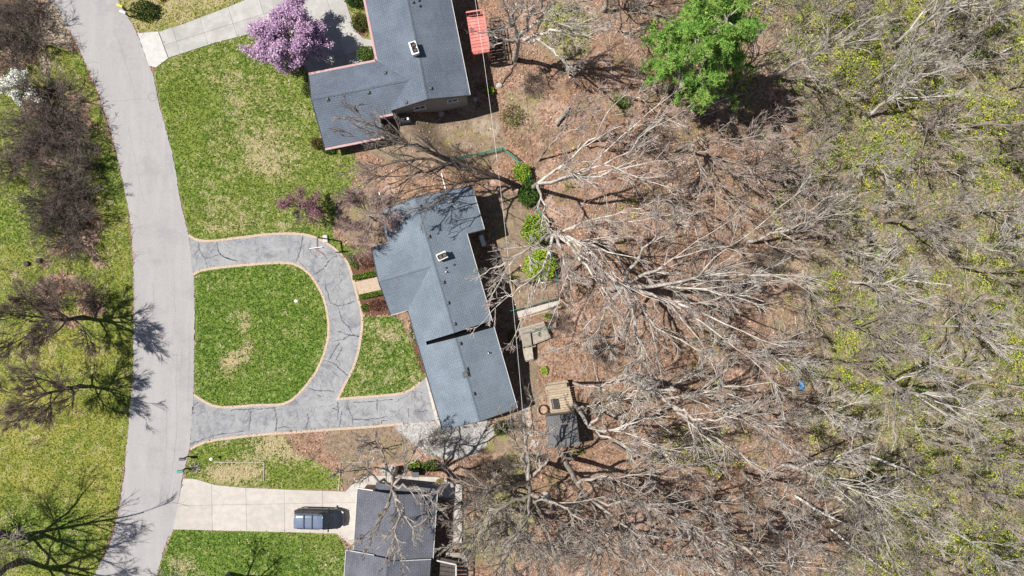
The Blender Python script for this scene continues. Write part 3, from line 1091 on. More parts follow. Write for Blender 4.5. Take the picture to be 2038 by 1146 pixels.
def ridge_cap(parent, p0, p1, mat, w=0.3):
    d = np.array(p1) - np.array(p0)
    n_ = np.array([-d[1], d[0], 0])
    n_ /= np.linalg.norm(n_)
    up = np.array([0, 0, 1.0])
    m = M()
    a, b = np.array(p0), np.array(p1)
    dn = np.array([0, 0, -w / 2 * 0.36])
    vs = [a + n_ * w / 2 + dn + up * .03, a + up * .045, a - n_ * w / 2 + dn + up * .03, b + n_ * w / 2 + dn + up * .03, b + up * .045, b - n_ * w / 2 + dn + up * .03]
    m.add(vs, [(0, 1, 4, 3), (1, 2, 5, 4)])
    L = float(np.linalg.norm(d))
    dd_ = d / L
    return m.build('ridge_cap', mat, parent, uv=lambda co: (float(np.dot(np.array(co) - a, n_)), float(np.dot(np.array(co) - a, dd_))))


def box_vent(parent, p, d, s=0.3, mat='vent_metal'):
    p = Vector(p)
    v = M().box(p + Vector((0, 0, 0.09)), (s, s, 0.2), d, bev=0.04).build('roof_vent', mat, parent)
    M().box(p + Vector((0, 0, 0.015)), (s * 1.35, s * 1.35, 0.03), d).build('vent_flashing', mat, v)
    return v


def pipe(parent, p, h=0.45, r=0.06, mat='white_paint'):
    p = Vector(p)
    v = M().tube([p - Vector((0, 0, 0.15)), p + Vector((0, 0, h))], r, 10).build('vent_pipe', mat, parent)
    M().lathe(p, [(r * 2.4, -0.06), (r * 2.2, 0.03), (r * 1.2, 0.1)], 10).build('pipe_collar', 'dark_trim', v)
    return v


def chimney(parent, p, d, sx, sy, h, flues, mat='pale_stone', cap='white_paint'):
    p = Vector(p)
    d = Vector(d).normalized()
    c_ = M().box(p + Vector((0, 0, h / 2 - 0.4)), (sx, sy, h + 0.8), d).build('chimney', mat, parent)
    M().box(p + Vector((0, 0, h + 0.05)), (sx * 1.16, sy * 1.16, 0.1), d, bev=0.02).build('chimney_cap', cap, c_)
    for t in flues:
        f = p + d * t + Vector((0, 0, h + 0.1))
        ay = Vector((0, 0, 1)).cross(d)
        mm = M()
        w, th = min(sx, sy) * 0.62, 0.035
        for (ox, oy, ww, dd_) in ((w / 2, 0, th, w), (-w / 2, 0, th, w), (0, w / 2, w - th, th), (0, -w / 2, w - th, th)):
            mm.box(f + d * ox + ay * oy + Vector((0, 0, 0.08)), (ww, dd_, 0.2), d)
        mm.build('flue', 'flue_clay', c_)
        M().box(f + Vector((0, 0, 0.012)), (w - th, w - th, 0.02), d).build('flue_plate', 'black_metal', c_)  # plain black plate at the bottom of the flue
    return c_


def window(parent, c, along, out, w, h):
    c = Vector(c)
    along, out = Vector(along).normalized(), Vector(out).normalized()
    up = Vector((0, 0, 1))
    f = M()
    t = 0.08
    for (da, dz, ww, hh) in ((-(w / 2 + t / 2), 0, t, h + 2 * t), (w / 2 + t / 2, 0, t, h + 2 * t), (0, h / 2 + t / 2, w, t), (0, 0, 0.05, h)):
        f.box(c + along * da + up * dz + out * 0.03, (ww, 0.09, hh), along)
    fo = f.build('window', 'white_paint', parent)
    M().box(c + up * (-h / 2 - t / 2) + out * 0.06, (w + 0.3, 0.2, t), along).build('sill', 'white_paint', fo)
    for s in (-1, 1):
        M().box(c + along * s * (w / 4 + 0.012) + out * 0.015, (w / 2 - 0.03, 0.03, h), along).build('pane', 'glass', fo)
    return fo


def wall(parent, p0, p1, z0, z1, mat, th=0.16, gable=None, name='wall'):
    """vertical wall slab between two xy points, optional gable apex (fraction, z)"""
    a, b = np.array(p0[:2]), np.array(p1[:2])
    d = b - a
    n_ = np.array([-d[1], d[0]]) / np.linalg.norm(d) * th / 2
    prof = [(0, z0), (1, z0), (1, z1)]
    if gable:
        prof.append(gable)
    prof.append((0, z1))
    vs = []
    for s in (-1, 1):
        for t, z in prof:
            p = a + d * t + n_ * s
            vs.append((p[0], p[1], z))
    k = len(prof)
    m = M()
    m.add(vs, [tuple(range(k - 1, -1, -1)), tuple(range(k, 2 * k))] + [(i, (i + 1) % k, k + (i + 1) % k, k + i) for i in range(k)])
    return m.build(name, mat, parent)


SL = 0.363
# ---- the long house in the middle
fA = Frame((0.278, -0.9606))
A_org = fA(-6.4, 0, 0)
hA = thing('ranch_house', 'long low house with blue-grey shingle roof inside the looped drive', 'house', A_org)
zr, ze = 4.05, 2.7
EW, EE, ER = -10.15, -2.71, -6.43
A0, A1 = -10.6, 11.15
pz = ze + 3.36 * SL
pe = ER - (zr - pz) / SL
roof_plane(hA, [fA(ER, A0, zr), fA(EW, A0, ze), fA(EW, -7.46, ze), fA(pe, -4.1, pz), fA(EW, -0.74, ze), fA(EW, 2.72, ze), fA(-9.3, 2.72, zr - 2.87 * SL), fA(-9.3, 2.62, zr - 2.87 * SL), fA(ER, 2.54, zr)], 'shingles_blue')
roof_plane(hA, [fA(ER, A0, zr), fA(ER, -6.2, zr), fA(-1.0, -6.2, zr - 5.43 * SL), fA(-1.0, A0, zr - 5.43 * SL)], 'shingles_blue')
roof_plane(hA, [fA(ER, -6.2, zr), fA(ER, 2.54, zr), fA(EE, 2.44, ze), fA(EE, -6.2, ze)], 'shingles_blue')
# porch gable
roof_plane(hA, [fA(-11.85, -4.1, pz), fA(pe, -4.1, pz), fA(EW, -7.46, ze), fA(-11.85, -7.46, ze)], 'shingles_blue')
roof_plane(hA, [fA(-11.85, -4.1, pz), fA(pe, -4.1, pz), fA(EW, -0.74, ze), fA(-11.85, -0.74, ze)], 'shingles_blue')
# garage end, set a step lower, with a black-painted trough standing in for the shaded joint
dz = -0.03
roof_plane(hA, [fA(ER, 3.02, zr + dz), fA(-9.3, 2.96, zr + dz - 2.87 * SL), fA(-9.3, 2.725, zr + dz - 2.87 * SL), fA(EW, 2.725, ze + dz), fA(EW, A1, ze + dz), fA(ER, A1, zr + dz)], 'shingles_blue')
roof_plane(hA, [fA(ER, 3.02, zr + dz), fA(ER, A1, zr + dz), fA(EE, A1, ze + dz), fA(EE, 3.12, ze + dz)], 'shingles_blue')
g_ = M()
jt = [(-9.3, 2.6, 2.98, 3.0), (ER, 2.52, 3.04, zr), (EE + 0.03, 2.42, 3.14, ze)]
jz = [zr - (ER + 9.3) * SL, zr, ze]
tops0 = [fA(e, a0, z - 0.02) for (e, a0, a1_, _), z in zip(jt, jz)]
tops1 = [fA(e, a1_, z - 0.05) for (e, a0, a1_, _), z in zip(jt, jz)]
bot = [fA(e, (a0 + a1_) / 2, z - 0.5) for (e, a0, a1_, _), z in zip(jt, jz)]
g_.add(tops0 + bot + tops1, [(0, 1, 4, 3), (1, 2, 5, 4), (3, 4, 7, 6), (4, 5, 8, 7), (0, 3, 6), (2, 8, 5)])
g_.build('roof_joint_shade', 'shade_black', hA)
for (p0, p1) in ((fA(ER, A0, zr), fA(ER, 2.52, zr)), (fA(ER, 3.04, zr + dz), fA(ER, A1, zr + dz)), (fA(-11.85, -4.1, pz), fA(pe, -4.1, pz))):
    ridge_cap(hA, p0, p1, 'shingles_blue')
e_ = np.array(fA.dir(1, 0))
a_ = np.array(fA.dir(0, 1))
for (p0, p1, out, mt) in ((fA(EE, -6.2, ze), fA(EE, 2.55, ze), e_, 'gutter_grey'), (fA(EE, 3.05, ze + dz), fA(EE, A1, ze + dz), e_, 'gutter_grey'),
                          (fA(-1.0, A0, 2.08), fA(-1.0, -6.2, 2.08), e_, 'gutter_grey'), (fA(EW, A0, ze), fA(EW, -7.5, ze), -e_, 'dark_trim'),
                          (fA(EW, -0.7, ze), fA(EW, A1, ze), -e_, 'dark_trim'), (fA(-11.85, -7.46, ze), fA(-10.2, -7.46, ze), -a_, 'gutter_grey'),
                          (fA(-11.85, -0.74, ze), fA(-10.2, -0.74, ze), a_, 'gutter_grey')):
    trim(hA, p0, p1, mt, 'gutter', out, w=0.06)
for (p0, p1, out) in ((fA(-1.0, -6.2, 2.08), fA(EE, -6.2, ze), a_), (fA(ER, A0, zr), fA(EW, A0, ze), -a_), (fA(ER, A0, zr), fA(-1.0, A0, 2.08), -a_),
                      (fA(ER, A1, zr + dz), fA(EE, A1, ze + dz), a_), (fA(ER, A1, zr + dz), fA(EW, A1, ze + dz), a_)):
    trim(hA, p0, p1, 'vent_metal', 'rake_board', out, w=0.05)
for (p0, p1) in ((fA(-11.85, -7.46, ze), fA(-11.85, -4.1, pz)), (fA(-11.85, -4.1, pz), fA(-11.85, -0.74, ze))):
    trim(hA, p0, p1, 'dark_trim', 'rake_board', -e_, w=0.05)
zb = -2.4
wall(hA, fA(EW + 0.45, A0 + 0.35, 0), fA(EW + 0.45, A1 - 0.35, 0), zb, ze, 'siding_brick')
wall(hA, fA(EE - 0.45, -6.2, 0), fA(EE - 0.45, A1 - 0.35, 0), zb, ze - 0.25, 'siding_grey')
wall(hA, fA(-1.4, A0 + 0.35, 0), fA(-1.4, -6.5, 0), zb, 2.05, 'siding_grey')
wall(hA, fA(-1.4, -6.5, 0), fA(EE - 0.45, -6.5, 0), zb, 2.05, 'siding_grey')
wall(hA, fA(EW + 0.5, A0 + 0.35, 0), fA(-1.4, A0 + 0.35, 0), zb, 2.0, 'siding_brick', gable=(0.43, 3.75))
wall(hA, fA(EW + 0.5, A1 - 0.35, 0), fA(EE - 0.5, A1 - 0.35, 0), zb, 2.5, 'siding_brick', gable=(0.5, 3.72))
for aa in (-7.1, -1.1):
    M().box(fA(-11.6, aa, 1.2), (0.22, 0.22, 2.8), fA.dir(1, 0)).build('porch_post', 'white_paint', hA)
for aa, ww, hh, zz in ((-4.6, 1.6, 1.1, 1.3), (-1.5, 1.8, 1.2, 1.2), (0.9, 1.2, 1.0, 1.3), (5.5, 1.2, 0.9, 1.4), (8.8, 1.2, 0.9, 1.4)):
    window(hA, fA(EE - 0.36, aa, zz), fA.dir(0, 1), e_, ww, hh)
for aa in (-9.2, 0.6, 2.2):
    window(hA, fA(EW + 0.36, aa, 1.35), fA.dir(0, 1), -e_, 1.3, 1.1)
gd = M()
for i in range(4):
    gd.box(fA(EW + 0.33, 8.6, 0.3 + i * 0.54), (4.4, 0.06, 0.5), fA.dir(0, 1))
gd.build('garage_door', 'white_paint', hA)
dr = M().box(fA(EW + 0.34, -4.1, 1.02), (1.0, 0.08, 2.0), fA.dir(0, 1)).build('door', 'red_paint', hA)
M().lathe(fA(EW + 0.26, -3.75, 1.0), [(0.03, -0.03), (0.04, 0), (0.03, 0.03)], 8).build('handle', 'galvanised', dr)


def onA(px, py):
    """roof point of the long house under a photo pixel"""
    z = 3.6
    for _ in range(8):
        p = at(px, py, z)
        e = p[0] * fA.e[0] + p[1] * fA.e[1]
        z = zr - abs(e - ER) * SL
    return p


pA = onA(881, 510)
chimney(hA, pA, fA.dir(1, -0.15), 0.85, 0.6, 0.62, (-0.2, 0.2), 'pale_stone', 'pale_stone')
for (px, py) in ((891, 603), (904, 645), (915, 684), (928, 735), (942, 784), (853, 471), (835, 411), (882, 562)):
    box_vent(hA, onA(px, py), fA.dir(1, 0), 0.27)
vv = box_vent(hA, onA(927, 745), fA.dir(1, 0), 0.45, 'vent_metal')
for (px, py, h) in ((888, 541, 0.35), (972, 702, 0.4)):
    pipe(hA, onA(px, py), h, 0.055)
for (px, py) in ((790, 513), (904, 527), (888, 533)):
    pipe(hA, onA(px, py), 0.16, 0.05, 'dark_trim')

# ---- the upper house
fB = Frame((0.196, -0.9806))
hB = thing('ranch_house', 'slate grey L-shaped roofed house with pink trim at the top of the picture', 'house', fB(-6, -22, 0))
zrB = 4.16
BW, BE, BR = -8.33, -0.32, -4.33
B0, B1 = -36.0, -18.9
gzr = 3.66
roof_plane(hB, [fB(BR, B0, zrB), fB(BR, B1, zrB), fB(-7.97, B1, 2.84), fB(-5.7, -21.16, gzr), fB(BW, -23.77, 2.71), fB(BW, B0, 2.71)], 'shingles_slate')
roof_plane(hB, [fB(BR, B0, zrB), fB(BR, B1, zrB), fB(BE, B1, 2.7), fB(BE, B0, 2.7)], 'shingles_slate')
roof_plane(hB, [fB(-15.05, -23.77, 2.71), fB(BW, -23.77, 2.71), fB(-5.7, -21.16, gzr), fB(-15.05, -21.16, gzr)], 'shingles_slate')
zs = gzr - 4.4 * SL
roof_plane(hB, [fB(-15.05, -21.16, gzr), fB(-5.7, -21.16, gzr), fB(-7.97, B1, 2.84), fB(-7.97, -18.6, 2.73), fB(-9.25, -18.6, 2.73), fB(-9.25, -16.76, zs), fB(-15.05, -16.76, zs)], 'shingles_slate')
ridge_cap(hB, fB(BR, B0, zrB), fB(BR, B1, zrB), 'shingles_slate')
ridge_cap(hB, fB(-15.05, -21.16, gzr), fB(-5.7, -21.16, gzr), 'shingles_slate')
eB = np.array(fB.dir(1, 0))
aB = np.array(fB.dir(0, 1))
trim(hB, fB(BW, B0, 2.7), fB(BW, -23.8, 2.7), 'pink_trim', 'gutter', -eB, w=0.22)
trim(hB, fB(-15.05, -23.77, 2.7), fB(BW - 0.1, -23.77, 2.7), 'pink_trim', 'gutter', -aB, w=0.2)
trim(hB, fB(-15.05, -16.76, zs), fB(-9.25, -16.76, zs), 'pink_trim', 'gutter', aB, w=0.2)
trim(hB, fB(-9.25, -18.6, 2.73), fB(-7.9, -18.6, 2.73), 'pink_trim', 'gutter', aB, w=0.2)
trim(hB, fB(BE, B0, 2.7), fB(BE, B1, 2.7), 'gutter_grey', 'gutter', eB, w=0.06)
for p0, p1, out in ((fB(BR, B1, zrB), fB(BE, B1, 2.7), aB), (fB(BR, B1, zrB), fB(-7.97, B1, 2.84), aB), (fB(-15.05, -21.16, gzr), fB(-15.05, -23.77, 2.71), -eB),
                    (fB(-15.05, -21.16, gzr), fB(-15.05, -16.76, zs), -eB), (fB(-9.25, -18.6, 2.73), fB(-9.25, -16.76, zs), eB)):
    trim(hB, p0, p1, 'dark_trim', 'rake_board', out, w=0.05)
zb = -2.6
wall(hB, fB(BW + 0.4, B1 - 0.35, 0), fB(BE - 0.45, B1 - 0.35, 0), zb, 2.72, 'siding_grey', gable=(0.5, 3.9))
wall(hB, fB(BE - 0.45, B0, 0), fB(BE - 0.45, B1 - 0.35, 0), zb, 2.6, 'siding_grey')
wall(hB, fB(BW + 0.4, B0, 0), fB(BW + 0.4, -23.4, 0), zb, 2.6, 'siding_grey')
wall(hB, fB(-14.7, -23.4, 0), fB(BW + 0.4, -23.4, 0), -0.3, 2.6, 'siding_grey')
wall(hB, fB(-14.7, -17.1, 0), fB(-9.6, -17.1, 0), -0.5, zs, 'siding_grey')
wall(hB, fB(-14.7, -23.4, 0), fB(-14.7, -17.1, 0), -0.3, 1.9, 'siding_grey', gable=(0.36, 3.4))
wall(hB, fB(-9.6, -18.9, 0), fB(-9.6, -17.1, 0), -0.6, zs, 'siding_grey')
wall(hB, fB(-9.6, -18.95, 0), fB(-7.9, -18.95, 0), -0.6, 2.6, 'siding_grey')
window(hB, fB(-5.4, B1 - 0.26, 1.0), fB.dir(1, 0), aB, 1.0, 0.9)
window(hB, fB(-2.1, B1 - 0.26, 1.2), fB.dir(1, 0), aB, 0.9, 0.7)
for aa in (-22, -25.5, -29):
    window(hB, fB(BE - 0.36, aa, 1.2), fB.dir(0, 1), eB, 1.3, 1.1)


def onB(px, py):
    z = 3.6
    for _ in range(8):
        p = at(px, py, z)
        e = p[0] * fB.e[0] + p[1] * fB.e[1]
        z = zrB - abs(e - BR) * SL
    return p


pB = onB(826, 101)
chimney(hB, pB, fB.dir(0.12, 1), 1.05, 0.6, 0.75, (-0.25, 0.25), 'white_paint', 'white_paint')
for (px, py) in ((822, 5), (833, 1), (835, 12), (857, 176), (809, 204)):
    box_vent(hB, onB(px, py), fB.dir(1, 0), 0.26 if py > 20 else 0.2)
for (px, py) in ((767, 146), (735, 186), (654, 200)):
    p = at(px, py, 3.15)
    a = p[0] * fB.a[0] + p[1] * fB.a[1]
    p[2] = gzr - abs(a + 21.16) * SL
    box_vent(hB, p, fB.dir(1, 0), 0.28)

# ---- the lower house
fC = Frame((-0.066, -0.998))
hC = thing('ranch_house', 'house with indigo-grey roof below a bare tree at the bottom edge', 'house', fC(-9.6, 24, 0))
CW, CE, CR = -13.45, -5.85, -9.65
zrC = 2.7 + 3.8 * 0.3
roof_plane(hC, [fC(CR, 20.1, zrC), fC(CR, 26.3, zrC), fC(CW, 26.3, 2.7), fC(CW, 20.1, 2.7)], 'shingles_indigo')
roof_plane(hC, [fC(CR, 20.1, zrC), fC(CR, 26.3, zrC), fC(CE, 26.3, 2.7), fC(CE, 20.1, 2.7)], 'shingles_indigo')
roof_plane(hC, [fC(-11.8, 19.55, 2.35), fC(-6.1, 19.75, 2.35), fC(-6.1, 20.6, 2.62), fC(-11.8, 20.6, 2.62)], 'shingles_indigo')
zrC2 = zrC + 0.3
roof_plane(hC, [fC(CR - 0.3, 26.05, zrC2), fC(CR - 0.3, 40, zrC2), fC(-14.15, 40, 2.75), fC(-14.15, 26.05, 2.75)], 'shingles_indigo')
roof_plane(hC, [fC(CR - 0.3, 26.3, zrC2), fC(CR - 0.3, 40, zrC2), fC(-6.0, 40, 2.95), fC(-6.0, 26.3, 2.95)], 'shingles_indigo')
ridge_cap(hC, fC(CR, 20.1, zrC), fC(CR, 26.1, zrC), 'shingles_indigo')
ridge_cap(hC, fC(CR - 0.3, 26.1, zrC2), fC(CR - 0.3, 40, zrC2), 'shingles_indigo')
eC = np.array(fC.dir(1, 0))
aC = np.array(fC.dir(0, 1))
trim(hC, fC(CE, 20.1, 2.7), fC(CE, 26.3, 2.7), 'gutter_grey', 'gutter', eC, w=0.06)
trim(hC, fC(CW, 20.1, 2.7), fC(CW, 26.0, 2.7), 'gutter_grey', 'gutter', -eC, w=0.06)
trim(hC, fC(-14.15, 26.05, 2.75), fC(-14.15, 40, 2.75), 'gutter_grey', 'gutter', -eC, w=0.06)
trim(hC, fC(-14.15, 26.05, 2.75), fC(-11.3, 26.05, 3.56), 'gutter_grey', 'rake_board', -aC, w=0.07)
trim(hC, fC(-8.8, 26.3, 3.85), fC(-6.0, 26.3, 3.0), 'gutter_grey', 'rake_board', -aC, w=0.07)
trim(hC, fC(CW, 20.1, 2.7), fC(-11.9, 20.1, 3.1), 'white_paint', 'rake_board', -aC, w=0.06)
wall(hC, fC(CW + 0.4, 20.5, 0), fC(CE - 0.4, 20.5, 0), -0.3, 2.6, 'siding_brick', gable=(0.5, 3.6))
wall(hC, fC(CW + 0.4, 20.5, 0), fC(CW + 0.4, 40, 0), -0.3, 2.6, 'siding_brick')
wall(hC, fC(CE - 0.4, 20.5, 0), fC(CE - 0.4, 40, 0), -0.6, 2.6, 'siding_brick')
wall(hC, fC(CW + 0.4, 39.6, 0), fC(CE - 0.4, 39.6, 0), -0.6, 2.6, 'siding_brick', gable=(0.46, 3.9))
for aa in (22, 24.6):
    window(hC, fC(CE - 0.31, aa, 1.3), fC.dir(0, 1), eC, 1.3, 1.1)
gd = M()
for i in range(4):
    gd.box(fC(CW + 0.3, 23.2, 0.3 + i * 0.54), (4.6, 0.06, 0.5), fC.dir(0, 1))
gd.build('garage_door', 'white_paint', hC)


def deck(label, corners_px, z, n, mat, cat='deck', rail=None, railmat=None, group=None, post=True, along=0):
    """rectangular plank deck; corners in photo pixels at height z, planks run along edge 0-1"""
    c_ = [at(px, py, z) for px, py in corners_px]
    ctr = sum(c_) / 4
    t = thing('wooden_deck', label, cat, (ctr[0], ctr[1], float(ground_h(ctr[0], ctr[1]))), group)
    for i in range(n):
        f0, f1 = (i + 0.06) / n, (i + 0.94) / n
        q_ = [c_[0] + (c_[3] - c_[0]) * f0, c_[1] + (c_[2] - c_[1]) * f0, c_[1] + (c_[2] - c_[1]) * f1, c_[0] + (c_[3] - c_[0]) * f1]
        M().prism([tuple(p) for p in q_], -0.035, rng.uniform(-0.004, 0.004)).build('plank', mat, t)
    for i in range(4):
        a, b = c_[i], c_[(i + 1) % 4]
        M().bar(a * 0.98 + b * 0.02 + [0, 0, -0.13], b * 0.98 + a * 0.02 + [0, 0, -0.13], 0.05, 0.18).build('joist', mat, t)
        g0 = float(ground_h(a[0], a[1]))
        ii = a + (ctr - a) * 0.06
        if post:
            M().tube([(ii[0], ii[1], g0 - 0.2), (ii[0], ii[1], z - 0.04)], 0.07, 6).build('post', mat, t)
    for (i, j) in rail or []:
        a, b = c_[i], c_[j]
        L = np.linalg.norm(b - a)
        k = max(2, int(L / 1.2) + 1)
        for s in range(k):
            p = a + (b - a) * s / (k - 1)
            M().box((p[0], p[1], p[2] + 0.45), (0.09, 0.09, 0.95), (b - a)).build('rail_post', railmat or mat, t)
        M().bar(a + [0, 0, 0.95], b + [0, 0, 0.95], 0.14, 0.05).build('handrail', railmat or mat, t)
        bal = M()
        nb = int(L / 0.14)
        for s in range(1, nb):
            p = a + (b - a) * s / nb
            bal.box((p[0], p[1], p[2] + 0.5), (0.035, 0.035, 0.82), (b - a))
        o = bal.build('balusters', railmat or mat, t)
        o['kind'] = 'stuff'
    return t


deck('red painted deck behind the slate grey house', [(929, 32), (962, 27), (975, 102), (941, 108)], 1.1, 12, 'red_paint', rail=[(0, 1), (1, 2), (2, 3)])
deck('weathered plank deck with bench beside the small dark-roofed shed', [(1084, 764), (1130, 757), (1146, 826), (1100, 834)], 0.2, 15, 'timber_tan', rail=None)
deck('dark deck with white railing on the right of the lowest house', [(872, 1108), (909, 1116), (909, 1180), (872, 1180)], 1.5, 8, 'timber_dark', rail=[(0, 1), (1, 2)], railmat='gutter_grey')
deck('small grey landing against the right side of the lowest house', [(888, 1101), (921, 1101), (921, 1109), (888, 1109)], 1.1, 3, 'timber_grey')
deck('square of weathered grey boards on the ground behind the long house', [(1030, 655), (1082, 640), (1096, 672), (1045, 692)], -1.35, 12, 'timber_grey', cat='boardwalk', post=False)
deck('narrow plank step path below the square of grey boards', [(1038, 664), (1055, 660), (1062, 716), (1044, 720)], -1.0, 2, 'timber_grey', cat='boardwalk', post=False)
# dark slatted trellis by the red deck
tr = at(998, 92)
t = thing('planter_frame', 'dark slatted timber frame to the right of the red deck', 'planter', tr)
cc = [above(*p, 0.7) for p in ((975, 42), (995, 40), (1006, 118), (982, 122))]
for i in range(9):
    f = i / 8
    M().bar(cc[0] + (cc[3] - cc[0]) * f, cc[1] + (cc[2] - cc[1]) * f, 0.14, 0.05).build('slat', 'timber_dark', t)
for i in range(4):
    M().bar(cc[i] - [0, 0, 0.05], cc[(i + 1) % 4] - [0, 0, 0.05], 0.09, 0.1).build('rail', 'timber_dark', t)
    M().tube([cc[i] - [0, 0, 1.1], cc[i]], 0.06, 6).build('post', 'timber_dark', t)

# ---- shed
zsH = 2.1
sh = [at(1086, 829, zsH), at(1146, 823, zsH + 0.25), at(1154, 886, zsH + 0.25), at(1093, 893, zsH)]
cs = sum(sh) / 4
shed = thing('garden_shed', 'small garden shed with dark flat roof crossed by branch shadows', 'shed', (cs[0], cs[1], float(ground_h(cs[0], cs[1]))))
roof_plane(shed, sh, 'felt_grey', 0.1, 'roof')
ins = [p + (cs - p) * 0.08 for p in sh]
for i in range(4):
    a, b = ins[i], ins[(i + 1) % 4]
    wall(shed, a, b, -0.9, zsH + 0.0, 'timber_grey', 0.08)
    trim(shed, sh[i], sh[(i + 1) % 4], 'timber_dark', 'fascia', (0, 0, 0), w=0.05, h=0.14, dz=-0.08)
dmid = (ins[0] + ins[3]) / 2
ddir = ins[3] - ins[0]
od = unit(np.array([dmid[0] - cs[0], dmid[1] - cs[1], 0.0]))
M().box((dmid[0] + od[0] * 0.07, dmid[1] + od[1] * 0.07, 0.95), (0.9, 0.06, 1.9), (ddir[0], ddir[1], 0)).build('door', 'timber_dark', shed)


# ------------------------------------------------------------------ trees
def bare_tree_parts(rs, root, trunkP, trunkR, limbs, limbR, bark, twig, n2=7, n3=6, n4=5, l2=0.42, l3=0.55, l4=0.6, up=0.12, rmin=0.014, a2=0.55, org=None, sub=0):
    """trunk and limbs are given; branches and twigs are grown from them"""
    V, F = tubes(trunkP[None], trunkR[None], 8)
    npmesh('trunk', V, F, bark, root, smooth=True, org=org)
    LP, LR = np.stack(limbs), np.stack(limbR)
    for i in range(len(LP)):
        V, F = tubes(LP[i:i + 1], LR[i:i + 1], 6)
        npmesh('limb', V, F, bark, root, smooth=True, org=org)
    if sub:
        SP, SR = grow(rs, LP, LR, sub, 0.12, 0.85, 0.45, 0.62, LP.shape[1], up, 0.08, 0.62, rmin * 1.8)
        V, F = tubes(SP, SR, 5)
        o = npmesh('side_limbs', V, F, bark, root, smooth=True, org=org)
        o['kind'] = 'stuff'
        LP, LR = np.concatenate([LP, SP]), np.concatenate([LR, SR])
    P2, R2 = grow(rs, LP, LR, n2, 0.22, 0.98, a2, l2, 6, up, 0.1, 0.55, rmin * 1.7)
    P3, R3 = grow(rs, P2, R2, n3, 0.2, 0.95, 0.48, l3, 4, up, 0.12, 0.6, rmin * 1.2)
    V2, F2 = tubes(P2, R2, 4)
    V3, F3 = tubes(P3, R3, 3)
    o = npmesh('branches', np.vstack([V2, V3]), [np.vstack([F2, F3 + len(V2)])], bark, root, org=org)
    o['kind'] = 'stuff'
    P4, R4 = grow(rs, P3, R3, n4, 0.2, 0.95, 0.45, l4, 3, up * 0.6, 0.14, 0.8, rmin)
    P5, R5 = grow(rs, P2, R2, n4, 0.3, 0.95, 0.5, 0.3, 3, up * 0.6, 0.14, 0.5, rmin)
    V4, F4 = tubes(np.concatenate([P4, P5]), np.concatenate([R4, R5]), 3)
    o = npmesh('twigs', V4, F4, twig, root, org=org)
    o['kind'] = 'stuff'
    return P2, P3, P4


def auto_skeleton(rs, h, lean=(0, 0), nl=6, spread=0.55, r0=0.2, fork=0.35, K=8):
    z = np.linspace(0, 1, K)
    trunk = np.stack([lean[0] * h * z ** 1.4, lean[1] * h * z ** 1.4, h * 0.72 * z], -1)
    trunk[1:, :2] += rs.normal(size=(K - 1, 2)) * h * 0.008
    tr_ = r0 * (1 - 0.72 * z)
    tr_[0] *= 1.3
    limbs, lr = [], []
    for i in range(nl):
        t = fork + (0.98 - fork) * (i + rs.uniform(0, 0.6)) / nl
        j = t * (K - 1)
        a = int(min(j, K - 2))
        b = trunk[a] + (trunk[a + 1] - trunk[a]) * (j - a)
        az = i * 2.4 + rs.uniform(-0.5, 0.5)
        L = h * (0.62 - 0.30 * t) * rs.uniform(0.8, 1.2)
        d = np.array([math.cos(az) * spread, math.sin(az) * spread, 1.0])
        d[:2] += np.array(lean) * 0.6
        d = unit(d)
        pts = [b]
        for k in range(K - 1):
            pts.append(pts[-1] + d * L / (K - 1))
            d = unit(d + rs.normal(size=3) * 0.09 + np.array([0, 0, 0.05]))
        limbs.append(np.array(pts))
        r1 = max(r0 * (1 - 0.72 * t) * 0.62, 0.03)
        lr.append(r1 * (1 - 0.8 * z) + 0.008)
    return trunk, tr_, limbs, lr


def auto_tree(name, label, base_px, h, seed, bark, twig, lean=(0, 0), nl=6, spread=0.55, r0=0.2, fork=0.35, group=None, **kw):
    rs = np.random.RandomState(seed)
    b = at(*base_px)
    root = thing(name, label, 'tree', b, group)
    T, TR, Ls, LR = auto_skeleton(rs, h, lean, nl, spread, r0, fork)
    T[0, 2] -= 0.25
    z3 = np.zeros(3)
    bare_tree_parts(rs, root, T, TR, Ls, LR, bark, twig, org=z3, **kw)
    return root


def photo_tree(name, label, base_px, trunk_px, limbs_px, seed, bark, twig, r0, **kw):
    """tree whose trunk and limbs pass through points (photo x, photo y, height above the ground at the base)"""
    rs = np.random.RandomState(seed)
    b = at(*base_px)
    gz = b[2]
    root = thing(name, label, 'tree', b)
    tp = [b - [0, 0, 0.3]] + [at(x, y, gz + z) for x, y, z in trunk_px]
    T = catmull(tp, 8, 0.04, rs)
    TR = np.linspace(r0 * 1.2, r0 * 0.7, 8)
    Ls, LR = [], []
    for lp in limbs_px:
        pts = [at(x, y, gz + z) for x, y, z in lp]
        L = catmull(pts, 11, 0.13, rs)
        # start on the trunk
        j = np.argmin(np.linalg.norm(T - L[0], axis=1))
        L[0] = T[j]
        Ls.append(L)
        LR.append(0.03 + r0 * 0.5 * np.linspace(1, 0, 11) ** 1.3)
    kw = {**dict(sub=3), **kw, **dict(n2=6, n3=4, n4=3, l2=0.3)}
    bare_tree_parts(rs, root, T, TR * 0.85, Ls, LR, bark, twig, org=b, **kw)
    return root


